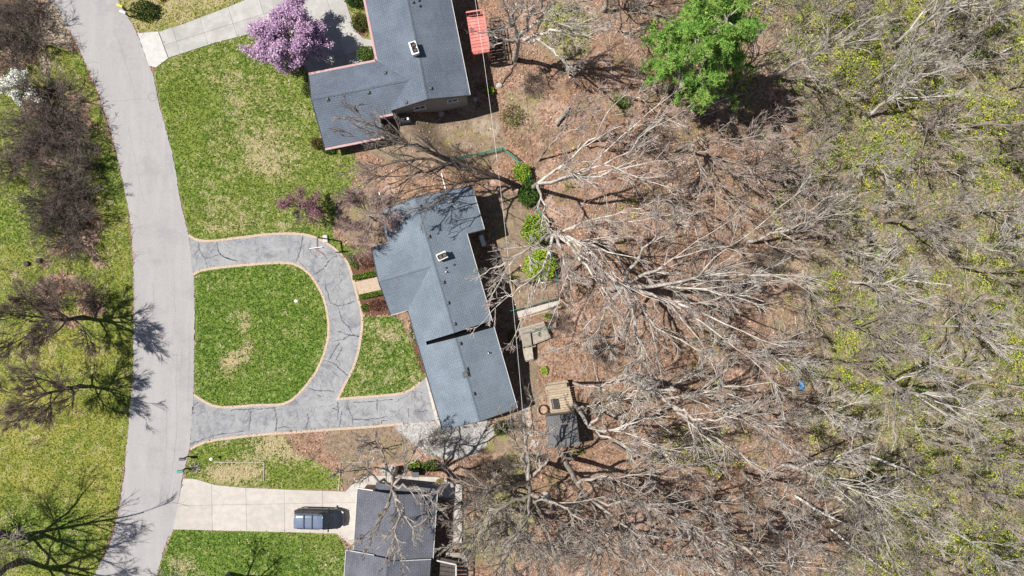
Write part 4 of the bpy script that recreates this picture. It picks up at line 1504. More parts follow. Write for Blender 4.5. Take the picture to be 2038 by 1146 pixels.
# --- large bare trees behind the long house
photo_tree('bare_tree', 'dark-trunked bare tree leaning left over the roof corner of the long house', (1046, 377), [(1000, 356, 4.5), (930, 332, 8.5)],
           [[(930, 332, 8.5), (860, 305, 11.5), (800, 288, 13), (735, 275, 14)], [(930, 332, 8.5), (850, 318, 11.5), (780, 325, 13), (720, 345, 14)],
            [(940, 336, 8), (865, 330, 10.5), (800, 362, 12), (760, 390, 12.5)], [(890, 318, 10), (830, 290, 12.5), (775, 262, 14), (745, 250, 14.5)],
            [(985, 350, 5.5), (920, 365, 8.5), (870, 400, 10.5), (845, 430, 11)]], 21, 'bark_dark', 'bark_grey', 0.3, n2=8, n3=6, n4=5, l2=0.36, up=0.05)
photo_tree('bare_tree', 'pale forked tree leaning right from the small evergreens beside the green fence', (1060, 372), [(1066, 368, 5), (1072, 364, 9)],
           [[(1072, 364, 9), (1150, 352, 11), (1230, 335, 13), (1350, 322, 15)], [(1072, 364, 9), (1160, 340, 12), (1240, 300, 14), (1320, 235, 16)], [(1072, 364, 9), (1130, 322, 12), (1180, 270, 14), (1215, 215, 15)],
            [(1070, 366, 8), (1078, 400, 9), (1085, 430, 10), (1092, 462, 11)]], 22, 'bark_pale', 'twig_pink', 0.25, n2=8, n3=6, n4=6, l2=0.34, up=0.08)
photo_tree('bare_tree', 'bare grey tree with many drooping limbs above the round yellow-green evergreen', (1088, 478), [(1092, 470, 4), (1102, 462, 8)],
           [[(1102, 462, 8), (1150, 480, 11), (1210, 500, 14), (1290, 520, 16)], [(1102, 462, 8), (1120, 500, 11), (1130, 545, 13), (1140, 600, 14)], [(1102, 462, 8), (1060, 490, 10), (1015, 515, 12), (965, 545, 12)],
            [(1102, 462, 8), (1150, 445, 11), (1220, 430, 14), (1300, 400, 16)], [(1110, 466, 9), (1160, 520, 12), (1200, 570, 14), (1230, 620, 15)], [(1100, 464, 8), (1085, 520, 10), (1040, 570, 12), (990, 600, 12)],
            [(1106, 464, 9), (1170, 500, 12), (1240, 560, 15)]], 23, 'bark_pale', 'twig_pink', 0.28, n2=8, n3=6, n4=5, l2=0.36, up=0.06)
photo_tree('bare_tree', 'largest bare tree behind the house, with thick pale limbs fanning to the right', (1205, 578), [(1225, 572, 4), (1243, 568, 7)],
           [[(1243, 568, 7), (1290, 545, 10), (1360, 512, 13), (1450, 490, 17)], [(1243, 568, 7), (1310, 570, 10), (1400, 575, 14), (1520, 600, 18)], [(1243, 568, 7), (1275, 610, 9), (1320, 660, 13), (1420, 720, 17)],
            [(1250, 572, 8), (1330, 600, 12), (1430, 640, 15), (1560, 690, 18)], [(1243, 568, 7), (1265, 520, 10), (1310, 470, 13), (1390, 420, 16)], [(1240, 570, 7), (1210, 610, 9), (1190, 650, 11), (1150, 700, 13)],
            [(1240, 570, 7), (1200, 540, 9), (1160, 520, 11), (1120, 500, 12)], [(1252, 584, 8), (1265, 640, 11), (1280, 700, 13), (1300, 760, 15)], [(1255, 575, 8), (1340, 560, 12), (1450, 545, 16), (1580, 560, 19)]],
           24, 'bark_pale', 'bark_pale', 0.36, n2=9, n3=6, n4=5, l2=0.34, up=0.06)
photo_tree('bare_tree', 'bare tree with long trunk leaning right, below the largest bare tree', (1245, 745), [(1290, 772, 5), (1340, 808, 10)],
           [[(1340, 808, 10), (1390, 830, 12), (1460, 830, 15), (1560, 850, 18)], [(1340, 808, 10), (1380, 850, 12), (1440, 880, 15), (1520, 940, 17)], [(1320, 795, 8), (1370, 790, 11), (1450, 770, 14), (1540, 760, 17)],
            [(1300, 780, 6), (1350, 760, 9), (1400, 740, 12), (1460, 700, 14)]], 25, 'bark_pale', 'bark_grey', 0.28, n2=8, n3=6, n4=5, l2=0.36)
photo_tree('bare_tree', 'pale crooked tree leaning away from the right side of the garden shed', (1140, 800), [(1155, 820, 3.5), (1172, 850, 6)],
           [[(1172, 850, 6), (1210, 872, 8), (1270, 878, 11), (1360, 900, 14)], [(1172, 850, 6), (1200, 820, 9), (1240, 790, 11), (1300, 770, 13)], [(1185, 860, 7), (1240, 850, 10), (1310, 830, 13)],
            [(1150, 815, 3), (1180, 805, 6), (1215, 810, 8)]], 26, 'bark_pale', 'bark_pale', 0.24, n2=8, n3=6, n4=5, l2=0.36)
photo_tree('bare_tree', 'slim pale tree starting beside the plank deck and arching right', (1140, 762), [(1160, 768, 4), (1185, 768, 7)],
           [[(1185, 768, 7), (1220, 782, 9), (1270, 785, 11), (1330, 780, 13)], [(1185, 768, 7), (1230, 755, 9), (1290, 740, 12)], [(1185, 768, 7), (1200, 785, 9), (1240, 810, 11)]],
           27, 'bark_pale', 'bark_pale', 0.15, n2=7, n3=5, n4=5, l2=0.34)
photo_tree('bare_tree', 'dark-trunked bare tree on the path between the shed and the lowest house', (1046, 905), [(1050, 945, 5), (1056, 985, 9)],
           [[(1056, 985, 9), (1050, 1030, 12), (1020, 1080, 15), (990, 1130, 17)], [(1056, 985, 9), (1080, 1040, 12), (1100, 1100, 15)], [(1056, 985, 9), (1000, 1010, 11), (950, 1040, 13), (915, 1060, 14)],
            [(1052, 960, 7), (1000, 970, 9), (940, 965, 11), (890, 950, 12)], [(1056, 985, 9), (1100, 1000, 12), (1150, 1030, 14), (1190, 1080, 16)], [(1050, 950, 6), (1085, 920, 9), (1120, 900, 11)], [(1050, 945, 6), (1040, 905, 9), (1025, 870, 11), (1010, 840, 12)], [(1052, 950, 6.5), (1050, 900, 9), (1045, 860, 11), (1040, 820, 12)]],  # last two limbs added to cast branch shadows on the shed roof
           28, 'bark_grey', 'bark_grey', 0.3, n2=8, n3=6, n4=5, l2=0.36)
photo_tree('bare_tree', 'tall grey tree standing below the shed, crown spilling to the bottom edge', (1120, 905), [(1140, 945, 5), (1165, 985, 9)],
           [[(1165, 985, 9), (1190, 1040, 12), (1220, 1100, 15), (1240, 1146, 18)], [(1165, 985, 9), (1220, 1000, 12), (1290, 1010, 15), (1380, 1040, 18)], [(1150, 960, 7), (1200, 950, 10), (1270, 945, 13), (1350, 950, 16)],
            [(1165, 985, 9), (1140, 1040, 12), (1120, 1090, 14)], [(1170, 990, 10), (1240, 1040, 13), (1310, 1090, 16)]], 29, 'bark_grey', 'bark_pale', 0.3, n2=8, n3=6, n4=5, l2=0.36)
photo_tree('bare_tree', 'bare tree whose trunk stands behind the lowest house and spreads over its roof', (790, 932), [(784, 950, 4), (780, 967, 7)],
           [[(780, 967, 7), (800, 1000, 9), (815, 1040, 10.5), (825, 1070, 11)], [(780, 967, 7), (770, 1010, 9), (745, 1050, 10), (700, 1085, 11)], [(780, 967, 7), (750, 950, 9), (715, 930, 11), (690, 910, 12)],
            [(780, 967, 7), (775, 930, 9), (750, 890, 11), (730, 865, 12)], [(780, 967, 7), (810, 935, 9), (840, 905, 11), (860, 890, 12)], [(780, 967, 7), (830, 975, 9), (870, 1000, 11)], [(790, 990, 8.5), (790, 1050, 10), (795, 1100, 11.5)]],
           30, 'bark_grey', 'bark_pale', 0.24, n2=8, n3=6, n4=5, l2=0.34)
photo_tree('bare_tree', 'tall forked bare tree next to the red deck, reaching past the top edge', (1024, 118), [(1030, 95, 4), (1032, 75, 7)],
           [[(1032, 75, 7), (1015, 45, 10), (1005, 10, 13), (1000, -40, 17)], [(1032, 75, 7), (1050, 45, 10), (1070, 15, 13), (1100, -30, 16)], [(1032, 78, 7), (1090, 62, 10), (1140, 65, 12), (1190, 60, 14)],
            [(1032, 78, 7), (1075, 85, 9), (1110, 105, 11), (1130, 130, 12)], [(1030, 80, 6.5), (1022, 30, 10), (1030, -20, 14)], [(1050, 45, 10), (1110, 30, 12), (1170, 10, 15)], [(1028, 85, 6), (1000, 80, 8), (975, 72, 9)]],
           31, 'bark_pale', 'bark_pale', 0.3, n2=8, n3=6, n4=4, l2=0.34)
auto_tree('bare_tree', 'grey bare tree fanning over the grass right of the lowest house', (975, 965), 12, 35, 'bark_grey', 'bark_grey', nl=9, spread=0.75, r0=0.2, fork=0.2, n2=8, n3=5, n4=3, sub=1)
auto_tree('bare_tree', 'tall bare tree between the lowest house and the lower woods', (1010, 1015), 14, 36, 'bark_grey', 'bark_pale', nl=9, spread=0.7, r0=0.22, fork=0.25, n2=8, n3=5, n4=3, sub=1)
photo_tree('bare_tree', 'slanting thin tree left of the broken stump in the upper yard', (1068, 322), [(1095, 290, 3), (1120, 262, 5)],
           [[(1120, 262, 5), (1145, 235, 7), (1175, 205, 9), (1200, 180, 10)], [(1120, 262, 5), (1160, 255, 7), (1200, 240, 9)], [(1115, 265, 5), (1125, 235, 7), (1140, 205, 8)]],
           32, 'bark_grey', 'twig_pink', 0.13, n2=6, n3=5, n4=4, l2=0.36)
# --- bare trees on the left lawn, mostly seen by their shadows
auto_tree('bare_tree', 'bare tree on the left lawn beside the thicket, casting a fan-shaped shadow', (166, 632), 10.6, 41, 'bark_dark', 'twig_brown', nl=10, spread=0.9, r0=0.24, fork=0.18, n2=8, n3=7, n4=7, sub=1, l3=0.7, l4=0.7, rmin=0.009)
auto_tree('bare_tree', 'bare tree on the yellowish left lawn, second from the thicket, with a feathery shadow', (160, 768), 10.2, 42, 'bark_dark', 'twig_brown', nl=10, spread=0.85, r0=0.2, fork=0.18, n2=8, n3=7, n4=7, sub=1, l3=0.7, l4=0.7, rmin=0.009)
auto_tree('bare_tree', 'large tree at the left edge casting thick limb shadows across the lower lawn', (5, 1062), 19, 43, 'bark_dark', 'bark_grey', nl=9, spread=1.0, r0=0.4, fork=0.18, n2=8, n3=6, n4=4)
auto_tree('bare_tree', 'tree at the lower left corner casting a shadow over the bottom of the street', (40, 1118), 18, 44, 'bark_dark', 'bark_grey', nl=8, spread=0.75, r0=0.34, fork=0.25, n2=8, n3=6, n4=4)
auto_tree('bare_tree', 'pale bare tree at the bottom edge on the lawn below the concrete drive', (455, 1142), 12, 45, 'bark_grey', 'bark_pale', nl=6, spread=0.8, r0=0.2, fork=0.25, n2=7, n3=5, n4=4)
photo_tree('bare_tree', 'twiggy pinkish bare tree to the right of the pine and below it', (1345, 300), [(1362, 290, 3), (1375, 285, 5)],
           [[(1375, 285, 5), (1400, 300, 7), (1450, 330, 9), (1520, 360, 11)], [(1375, 285, 5), (1410, 280, 8), (1460, 290, 10), (1540, 300, 12)], [(1375, 285, 5), (1350, 310, 7), (1330, 350, 8)], [(1375, 285, 5), (1400, 340, 8), (1440, 400, 10), (1500, 450, 12)],
            [(1375, 285, 5), (1370, 250, 7), (1350, 235, 8)]], 46, 'bark_grey', 'twig_pink', 0.2, n2=9, n3=7, n4=6, l2=0.42)
auto_tree('bare_tree', 'rust-twigged broad bare tree in the middle of the upper woods', (1470, 350), 12, 47, 'bark_grey', 'twig_pink', nl=9, spread=0.9, r0=0.2, fork=0.2, n2=7, n3=5, n4=3)
auto_tree('bare_tree', 'reddish finely twigged tree at the corner of the lawn beside the long house', (748, 438), 7.2, 48, 'bark_grey', 'twig_red', nl=14, spread=1.35, r0=0.1, fork=0.08, n2=9, n3=8, n4=7, l2=0.45, l3=0.6, l4=0.7, rmin=0.009)
auto_tree('bare_tree', 'dark bare sapling growing against the garden bed below the gravel', (915, 885), 4.2, 49, 'bark_dark', 'bark_grey', nl=5, spread=0.7, r0=0.06, fork=0.2, n2=4, n3=3, n4=2, rmin=0.01)
auto_tree('bare_tree', 'small bare tree in the brown bed left of the gravel patch', (745, 890), 4.0, 50, 'bark_pale', 'bark_pale', nl=5, spread=0.7, r0=0.05, fork=0.15, n2=4, n3=3, n4=2, rmin=0.01)
auto_tree('bare_tree', 'small bare tree in the shade strip right of the long house', (985, 545), 6.0, 51, 'bark_pale', 'bark_pale', nl=6, spread=0.75, r0=0.08, fork=0.2, n2=7, n3=6, n4=4)

# --- prototypes for the rest of the woods
PROTO = []
specs = [(11, 0.55, 0.13, 'bark_white', 'bark_white', 7), (13, 0.45, 0.15, 'bark_grey', 'bark_pale', 7), (15, 0.6, 0.2, 'bark_white', 'bark_pale', 8), (9, 0.7, 0.1, 'bark_grey', 'twig_pink', 7),
         (8, 0.6, 0.08, 'bark_white', 'bark_pale', 6), (12, 0.4, 0.12, 'bark_grey', 'bark_grey', 7), (16, 0.55, 0.22, 'bark_pale', 'bark_grey', 8), (7, 0.8, 0.08, 'bark_pale', 'twig_brown', 7)]
for i, (h, sp, r0, bk, tw, nl) in enumerate(specs):
    rs = np.random.RandomState(100 + i)
    T, TR, Ls, LR = auto_skeleton(rs, h, (rs.uniform(-.08, .08), rs.uniform(-.08, .08)), nl, sp, r0, 0.25)
    T[0, 2] -= 0.3
    PROTO.append((h, bk, T, TR, Ls, LR, tw))

wood_spots = []
wr = np.random.RandomState(5)
fixed = [(1770, 95, 2), (1735, 165, 0), (1720, 235, 2), (1800, 145, 1), (1860, 100, 6), (1700, 330, 0), (1760, 440, 1), (1690, 560, 0), (1655, 640, 1), (1700, 525, 4), (1740, 760, 2), (1850, 650, 0), (1880, 730, 4),
         (1560, 470, 3), (1600, 260, 3), (1540, 150, 6), (1580, 60, 5), (1640, 30, 1), (1930, 250, 1), (1940, 420, 0), (1900, 530, 5), (1960, 830, 3), (1850, 880, 1), (1760, 900, 5), (1650, 960, 6), (1560, 925, 2), (1480, 940, 6),
         (1410, 975, 2), (1330, 1000, 6), (1260, 1060, 2), (1210, 960, 1), (1440, 1060, 6), (1530, 1040, 2), (1620, 1080, 1), (1710, 1050, 5), (1810, 1020, 4), (1900, 1060, 0), (1980, 980, 5), (1390, 680, 0), (1500, 700, 2), (1580, 610, 3),
         (1440, 590, 0), (1350, 560, 5), (1320, 400, 3), (1240, 300, 7), (1500, 820, 1), (1420, 800, 4), (1600, 800, 0), (1660, 860, 3), (1230, 60, 5), (1200, 20, 6), (1130, 150, 7), (1260, 200, 7), (1470, 170, 1), (1510, 240, 3),
         (1180, 1060, 6), (1120, 1040, 1), (1060, 1080, 7), (1320, 870, 3), (1240, 840, 7), (1170, 660, 7), (1130, 560, 7), (1340, 1110, 1), (1550, 350, 1), (1620, 420, 5), (1490, 480, 6), (1990, 560, 3), (2000, 180, 5), (1660, 720, 3), (1790, 330, 3),
         (1830, 260, 7), (1880, 340, 4), (1920, 130, 7), (1960, 320, 3), (1830, 470, 7), (1870, 590, 3), (1940, 500, 4), (1930, 700, 7), (1990, 760, 5), (1820, 780, 3), (1780, 680, 7), (1720, 640, 5), (1890, 950, 3), (1960, 1100, 7),
         (1780, 1100, 3), (1850, 1110, 5), (1700, 970, 7), (1740, 400, 4), (1650, 200, 7), (1690, 110, 3), (1840, 30, 5), (1940, 40, 4), (1660, 500, 4), (2010, 900, 3), (1580, 720, 4), (1810, 850, 7)]
wood_spots += fixed
zones = {}
for (px, py, k) in fixed:
    if py < 250:
        zy = 'upper'
    elif py < 520:
        zy = 'upper middle'
    elif py < 800:
        zy = 'lower middle'
    else:
        zy = 'lower'
    zx = 'near the yard' if px < 1330 else ('in the brown inner woods' if px < 1600 else ('in the green-floored woods' if px < 1830 else 'at the far right'))
    zones.setdefault((zy, zx), []).append((px, py, k))
ORD = ['first', 'second', 'third', 'fourth', 'fifth', 'sixth', 'seventh', 'eighth', 'ninth', 'tenth', 'eleventh', 'twelfth', 'thirteenth', 'fourteenth', 'fifteenth', 'sixteenth', 'seventeenth', 'eighteenth', 'nineteenth', 'twentieth']
look = ['slender pale', 'slim grey', 'tall pale', 'bushy pinkish', 'short pale', 'narrow grey', 'tall grey', 'low spreading']
made = {}
for (zy, zx), lst in zones.items():
    lst.sort(key=lambda t: t[0])
    for n, (px, py, k) in enumerate(lst):
        p = at(px, py)
        place = f'{ORD[n]} from the left' if len(lst) > 1 else 'on its own'
        lab = f'{look[k]} bare tree {zx}, {zy} part, {place}'
        if k not in made:
            h, bk, T, TR, Ls, LR, tw = PROTO[k]
            root = thing('bare_tree', lab, 'tree', p, 'bare trees of the woods')
            bare_tree_parts(np.random.RandomState(200 + k), root, T, TR, Ls, LR, bk, tw, org=np.zeros(3), n2=6, n3=4, n4=2, l2=0.4, up=0.16, rmin=0.013, sub=1)
            made[k] = root
        else:
            root = copy_tree(made[k], p, wr.uniform(0, 6.28), wr.uniform(0.8, 1.2))
            root['label'] = lab
        root.rotation_euler = (wr.normal() * 0.09, wr.normal() * 0.09, wr.uniform(0, 6.28))

# ------------------------------------------------------------------ leafy things
def leaf_cloud(rs, C, size, cols, per=1, flat=0.6, jitter=0.25, shade=None):
    """quads at points C (n,3); cols list of rgb"""
    n = len(C)
    nrm = unit(rs.normal(size=(n, 3)) + np.array([0, 0, flat]))
    u = unit(np.cross(nrm, rs.normal(size=(n, 3))))
    v = np.cross(nrm, u)
    sz = size * rs.uniform(0.6, 1.4, (n, 1))
    V = np.stack([C - u * sz, C - v * sz * 0.6, C + u * sz, C + v * sz * 0.6], 1).reshape(-1, 3)
    F = np.arange(4 * n).reshape(n, 4)
    cols = np.array(cols)
    ci = rs.randint(0, len(cols), n)
    cc_ = cols[ci] * rs.uniform(1 - jitter, 1 + jitter, (n, 1))
    return V, F, np.repeat(cc_, 4, axis=0)


def bush(name, label, px, py, rx, ry, h, cols, seed, n=900, leaf=0.07, cat='shrub', mat='leaf_colours', group=None, boxy=False, rz=0.0):
    rs = np.random.RandomState(seed)
    b = at(px, py)
    root = thing(name, label, cat, b, group)
    d = unit(rs.normal(size=(n, 3)))
    if boxy:
        d = rs.uniform(-1, 1, (n, 3))
        f = rs.randint(0, 3, n)
        s = np.sign(rs.normal(size=n))
        sel = f == 2
        d[np.arange(n), f] = s
        d[sel, 2] = 1
    lump = 1 + 0.16 * np.sin(d[:, 0] * 5 + seed) * np.cos(d[:, 1] * 6 + seed * 2) + 0.1 * np.sin(d[:, 2] * 9 + d[:, 0] * 7)
    if boxy:
        lump = 1.0
    r = (1 - 0.4 * rs.uniform(0, 1, n) ** 2.2) * lump
    P = d * (np.asarray(r)[:, None] if not np.isscalar(r) else r) * np.array([rx, ry, h * 0.55])
    P[:, 2] += h * 0.5
    P[:, 2] = np.maximum(P[:, 2], 0.05)
    ca, sa = math.cos(rz), math.sin(rz)
    P = np.stack([P[:, 0] * ca - P[:, 1] * sa, P[:, 0] * sa + P[:, 1] * ca, P[:, 2]], -1)
    V, F, C = leaf_cloud(rs, P, leaf, cols)
    npmesh('foliage', V, F, mat, root, col=C, org=np.zeros(3))
    m = M()
    for i in range(6):
        a = i * 1.05
        m.tube([(b[0], b[1], b[2] - 0.05), (b[0] + math.cos(a) * rx * 0.4, b[1] + math.sin(a) * ry * 0.4, b[2] + h * 0.6)], [0.035, 0.012], 5)
    m.build('stem', 'bark_dark', root)
    return root


GREEN = [(0.075, 0.145, 0.02), (0.11, 0.20, 0.03), (0.05, 0.10, 0.016)]
YGREEN = [(0.31, 0.44, 0.04), (0.40, 0.53, 0.06), (0.21, 0.33, 0.03)]
DKGREEN = [(0.025, 0.055, 0.014), (0.04, 0.085, 0.02), (0.06, 0.11, 0.025)]
OLIVE = [(0.09, 0.10, 0.025), (0.13, 0.13, 0.035), (0.06, 0.075, 0.02)]
BRICKY = [(0.16, 0.07, 0.05), (0.22, 0.10, 0.07), (0.10, 0.05, 0.035)]

bush('evergreen_shrub', 'round bright yellow-green evergreen inside the green wire fence', 1073, 528, 1.6, 1.55, 2.4, YGREEN, 1, 4600, 0.085)
bush('evergreen_shrub', 'irregular green evergreen above the round yellow-green one', 1064, 460, 1.35, 1.6, 2.5, YGREEN + GREEN, 2, 4200, 0.085)
bush('evergreen_shrub', 'dark evergreen beneath the pale forked tree', 1052, 388, 1.05, 1.35, 2.1, DKGREEN + GREEN, 3, 2600, 0.085)
bush('evergreen_shrub', 'small bright evergreen at the upper corner of the wire fence', 1039, 346, 0.85, 0.9, 1.6, YGREEN + GREEN[:1], 4, 1900, 0.08)
bush('evergreen_shrub', 'dark spreading evergreen by the mailboxes at the top of the street', 292, 24, 1.2, 0.95, 1.1, DKGREEN + OLIVE, 5, 1500, 0.085)
bush('clipped_shrub', 'rounded dark green shrub at the top edge beside the slate grey house', 708, 6, 0.95, 0.6, 1.2, DKGREEN, 6, 1300, 0.07)
bush('clipped_shrub', 'olive shrub in the bed beside the slate grey house', 716, 47, 0.75, 0.9, 0.9, OLIVE, 7, 1200, 0.07)
bush('clipped_shrub', 'round green shrub at the inner corner of the slate grey house', 732, 112, 0.9, 0.8, 1.3, GREEN + OLIVE[:1], 8, 1500, 0.07)
bush('clipped_shrub', 'small dark shrub at the left gable of the slate grey house', 612, 180, 0.4, 0.65, 0.8, OLIVE + DKGREEN, 9, 500, 0.065)
bush('clipped_shrub', 'round brown-green shrub at the lower left corner of the slate grey house', 633, 287, 0.6, 0.6, 0.9, OLIVE + BRICKY[:1], 10, 800, 0.065)
bush('clipped_shrub', 'dark little shrub under the lower eave of the slate grey house', 658, 302, 0.55, 0.3, 0.6, DKGREEN, 11, 500, 0.06)
bush('clipped_shrub', 'small round green shrub at the edge of the shade right of the slate grey house', 974, 183, 0.5, 0.5, 0.9, YGREEN + GREEN, 12, 600, 0.07)
w0, w1 = at(702, 553), at(752, 543)
bush('box_hedge', 'clipped box hedge on the upper side of the brick walk', 728, 548, 1.2, 0.24, 0.65, GREEN + YGREEN[2:], 13, 1500, 0.055, 'hedge', boxy=True, rz=math.atan2(w1[1] - w0[1], w1[0] - w0[0]))
bush('box_hedge', 'clipped box hedge on the lower side of the brick walk', 741, 586, 1.2, 0.24, 0.65, GREEN + YGREEN[2:], 14, 1500, 0.055, 'hedge', boxy=True, rz=math.atan2(w1[1] - w0[1], w1[0] - w0[0]))
bush('low_shrub', 'reddish bare-leaved shrub in the mulch bed above the brick walk', 728, 520, 0.85, 0.7, 0.8, BRICKY, 15, 700, 0.06)
bush('low_shrub', 'reddish bare-leaved shrub in the mulch bed below the brick walk', 752, 607, 0.85, 0.6, 0.8, BRICKY, 16, 700, 0.06)
bush('low_shrub', 'row of green edging plants at the left tip of the upper mulch bed', 703, 520, 0.3, 0.85, 0.4, GREEN, 17, 500, 0.06, rz=0.5)
bush('low_shrub', 'green edging plants at the left tip of the lower mulch bed', 727, 612, 0.4, 0.4, 0.4, GREEN, 18, 350, 0.06)
bush('low_shrub', 'green shrub behind the gravel, left of the dark bins', 822, 925, 0.7, 0.5, 0.9, YGREEN + GREEN, 19, 800, 0.07)
bush('low_shrub', 'green shrub above the walk of the lowest house', 858, 925, 0.9, 0.55, 1.0, GREEN + OLIVE, 20, 900, 0.075)
bush('low_shrub', 'yellowish plant at the end of the walk behind the lowest house', 875, 958, 0.4, 0.3, 0.4, [(0.3, 0.24, 0.04), (0.22, 0.2, 0.04)], 21, 300, 0.06)
bush('low_shrub', 'dark shrub against the lower right gable of the long house', 1000, 850, 0.9, 0.7, 1.1, OLIVE + DKGREEN, 22, 900, 0.075)
bush('low_shrub', 'golden-brown shrub at the foot of the garden shed', 1148, 897, 0.65, 0.35, 0.7, [(0.25, 0.19, 0.04), (0.16, 0.14, 0.03)], 23, 600, 0.07)
bush('low_shrub', 'bright green weed clump above the plank deck', 1083, 738, 0.35, 0.45, 0.5, YGREEN, 24, 300, 0.07)
bush('low_shrub', 'green weed clump beside the square of grey boards', 1092, 628, 0.5, 0.3, 0.5, GREEN + YGREEN[:1], 25, 300, 0.07)
bush('low_shrub', 'olive shrub growing over the yard right of the slate grey house', 1018, 232, 1.1, 1.2, 1.3, OLIVE + [(0.2, 0.17, 0.07)], 26, 900, 0.06)
bush('low_shrub', 'green conifer seedling below the big pine', 1238, 205, 0.8, 0.7, 1.0, GREEN, 27, 700, 0.07)
bush('low_shrub', 'dark plants in the shade between the long house and the grey boards', 1020, 668, 0.5, 0.7, 0.6, OLIVE + [(0.25, 0.2, 0.08)], 28, 500, 0.06)
bush('low_shrub', 'flowering plants along the front wall of the long house', 822, 668, 0.25, 0.9, 0.4, GREEN + [(0.5, 0.45, 0.4), (0.2, 0.25, 0.08)], 29, 350, 0.06, rz=0.28)


# --- blossom trees
def blossom_tree(name, label, px, py, h, spread, petal, seed, n_pet, wood='bark_dark', size=0.07, nl=8, cov=1.0, fluff=0.14):
    rs = np.random.RandomState(seed)
    b = at(px, py)
    root = thing(name, label, 'tree', b)
    T, TR, Ls, LR = auto_skeleton(rs, h, (rs.uniform(-.05, .05), rs.uniform(-.05, .05)), nl, spread, 0.14, 0.15)
    T[0, 2] -= 0.2
    P2, P3, P4 = bare_tree_parts(rs, root, T, TR, Ls, LR, wood, wood, n2=7, n3=5, n4=4, l2=0.45, org=np.zeros(3), rmin=0.011, up=0.1)
    pts = np.concatenate([P3[:, 1:].reshape(-1, 3), P4.reshape(-1, 3)])
    pts = pts[rs.randint(0, len(pts), n_pet)] + rs.normal(size=(n_pet, 3)) * fluff
    if cov < 1:
        k = vnoise(pts[:, 0] * 1.3 + 40, pts[:, 1] * 1.3 + 40, seed)
        pts = pts[k > (1 - cov)]
    V, F, C = leaf_cloud(rs, pts, size, petal, flat=1.6)
    npmesh('blossom', V, F, 'petal_colours', root, col=C, org=np.zeros(3))
    return root


LILAC = [(0.45, 0.30, 0.47), (0.56, 0.40, 0.56), (0.32, 0.19, 0.34), (0.64, 0.50, 0.63), (0.46, 0.28, 0.40)]
blossom_tree('blossom_tree', 'full lilac-pink blossom tree at the edge of the upper concrete drive', 600, 100, 6.9, 1.7, LILAC, 61, 46000, size=0.08, nl=26, fluff=0.2, cov=0.93)
blossom_tree('redbud_tree', 'small sparse magenta redbud on the front lawn above the looped drive', 617, 416, 4.6, 1.5, [(0.34, 0.14, 0.22), (0.40, 0.19, 0.27), (0.24, 0.09, 0.14), (0.28, 0.16, 0.15)], 62, 3600, size=0.055, nl=11, cov=0.75, fluff=0.22)
blossom_tree('blossom_tree', 'white blossom tree at the left edge among brown thickets', 62, 184, 3.8, 1.2, [(0.84, 0.84, 0.80), (0.9, 0.9, 0.87), (0.7, 0.74, 0.66)], 63, 2900, 'bark_grey', size=0.065, nl=9)


# --- pine
def pine(label, px, py, h, seed):
    rs = np.random.RandomState(seed)
    b = at(px, py)
    root = thing('pine_tree', label, 'tree', b)
    z = np.linspace(0, 1, 9)
    T = np.stack([0.02 * h * z, 0.0 * z, h * z], -1)
    T[1:-1, :2] += rs.normal(size=(7, 2)) * 0.12
    T[0, 2] = -0.3
    V, F = tubes(T[None], (0.36 * (1 - 0.85 * z))[None], 9)
    npmesh('trunk', V, F, 'bark_grey', root, smooth=True, org=np.zeros(3))
    Bs, BR = [], []
    nb = 64
    for i in range(nb):
        t = 0.28 + 0.70 * (i / nb)
        az = i * 2.399 + rs.uniform(-0.3, 0.3)
        L = (1.25 - t) ** 0.7 * 5.4 * rs.uniform(0.72, 1.15)
        j = t * 8
        a = int(min(j, 7))
        p = T[a] + (T[a + 1] - T[a]) * (j - a)
        d = np.array([math.cos(az), math.sin(az), 0.12 + 0.35 * t])
        pts = [p]
        for k in range(6):
            pts.append(pts[-1] + unit(d) * L / 6)
            d = d + rs.normal(size=3) * 0.07 + np.array([0, 0, 0.03])
        Bs.append(pts)
        BR.append(np.linspace(0.075, 0.015, 7))
    Bs, BR = np.array(Bs), np.array(BR)
    S2, SR = grow(rs, Bs, BR, 9, 0.3, 1.0, 0.7, 0.32, 4, 0.1, 0.12, 0.6, 0.012, flat=0.4)
    V1, F1 = tubes(Bs, BR, 5)
    V2, F2 = tubes(S2, SR, 3)
    npmesh('branches', np.vstack([V1, V2]), np.vstack([F1, F2 + len(V1)]), 'bark_grey', root, org=np.zeros(3))
    C = np.concatenate([S2[:, 1:].reshape(-1, 3), Bs[:, 4:].reshape(-1, 3)])
    C = np.concatenate([C, C[rs.randint(0, len(C), 900)]]) + 0
    C = C + rs.normal(size=C.shape) * np.array([0.13, 0.13, 0.08])
    nt_ = 22
    m = len(C)
    d = unit(rs.normal(size=(m, nt_, 3)) + np.array([0, 0, 0.75]))
    L = rs.uniform(0.24, 0.42, (m, nt_, 1))
    side = unit(np.cross(d, rs.normal(size=(m, nt_, 3)))) * 0.026
    tip = C[:, None] + d * L
    V = np.stack([C[:, None] + d * 0.03 - side, C[:, None] + d * 0.03 + side, tip + side * 0.5, tip - side * 0.5], 2).reshape(-1, 3)
    base = np.array([(0.15, 0.31, 0.055), (0.22, 0.40, 0.08), (0.28, 0.46, 0.10), (0.085, 0.19, 0.035), (0.30, 0.43, 0.10)])[rs.randint(0, 5, m)]
    col = np.repeat(base * rs.uniform(0.85, 1.2, (m, 1)), nt_ * 4, axis=0)
    npmesh('needles', V, np.arange(len(V)).reshape(-1, 4), 'leaf_colours', root, col=col, org=np.zeros(3))
    return root


pine('big bright green pine rising from the leaf litter at the top', 1326, 178, 20, 71)

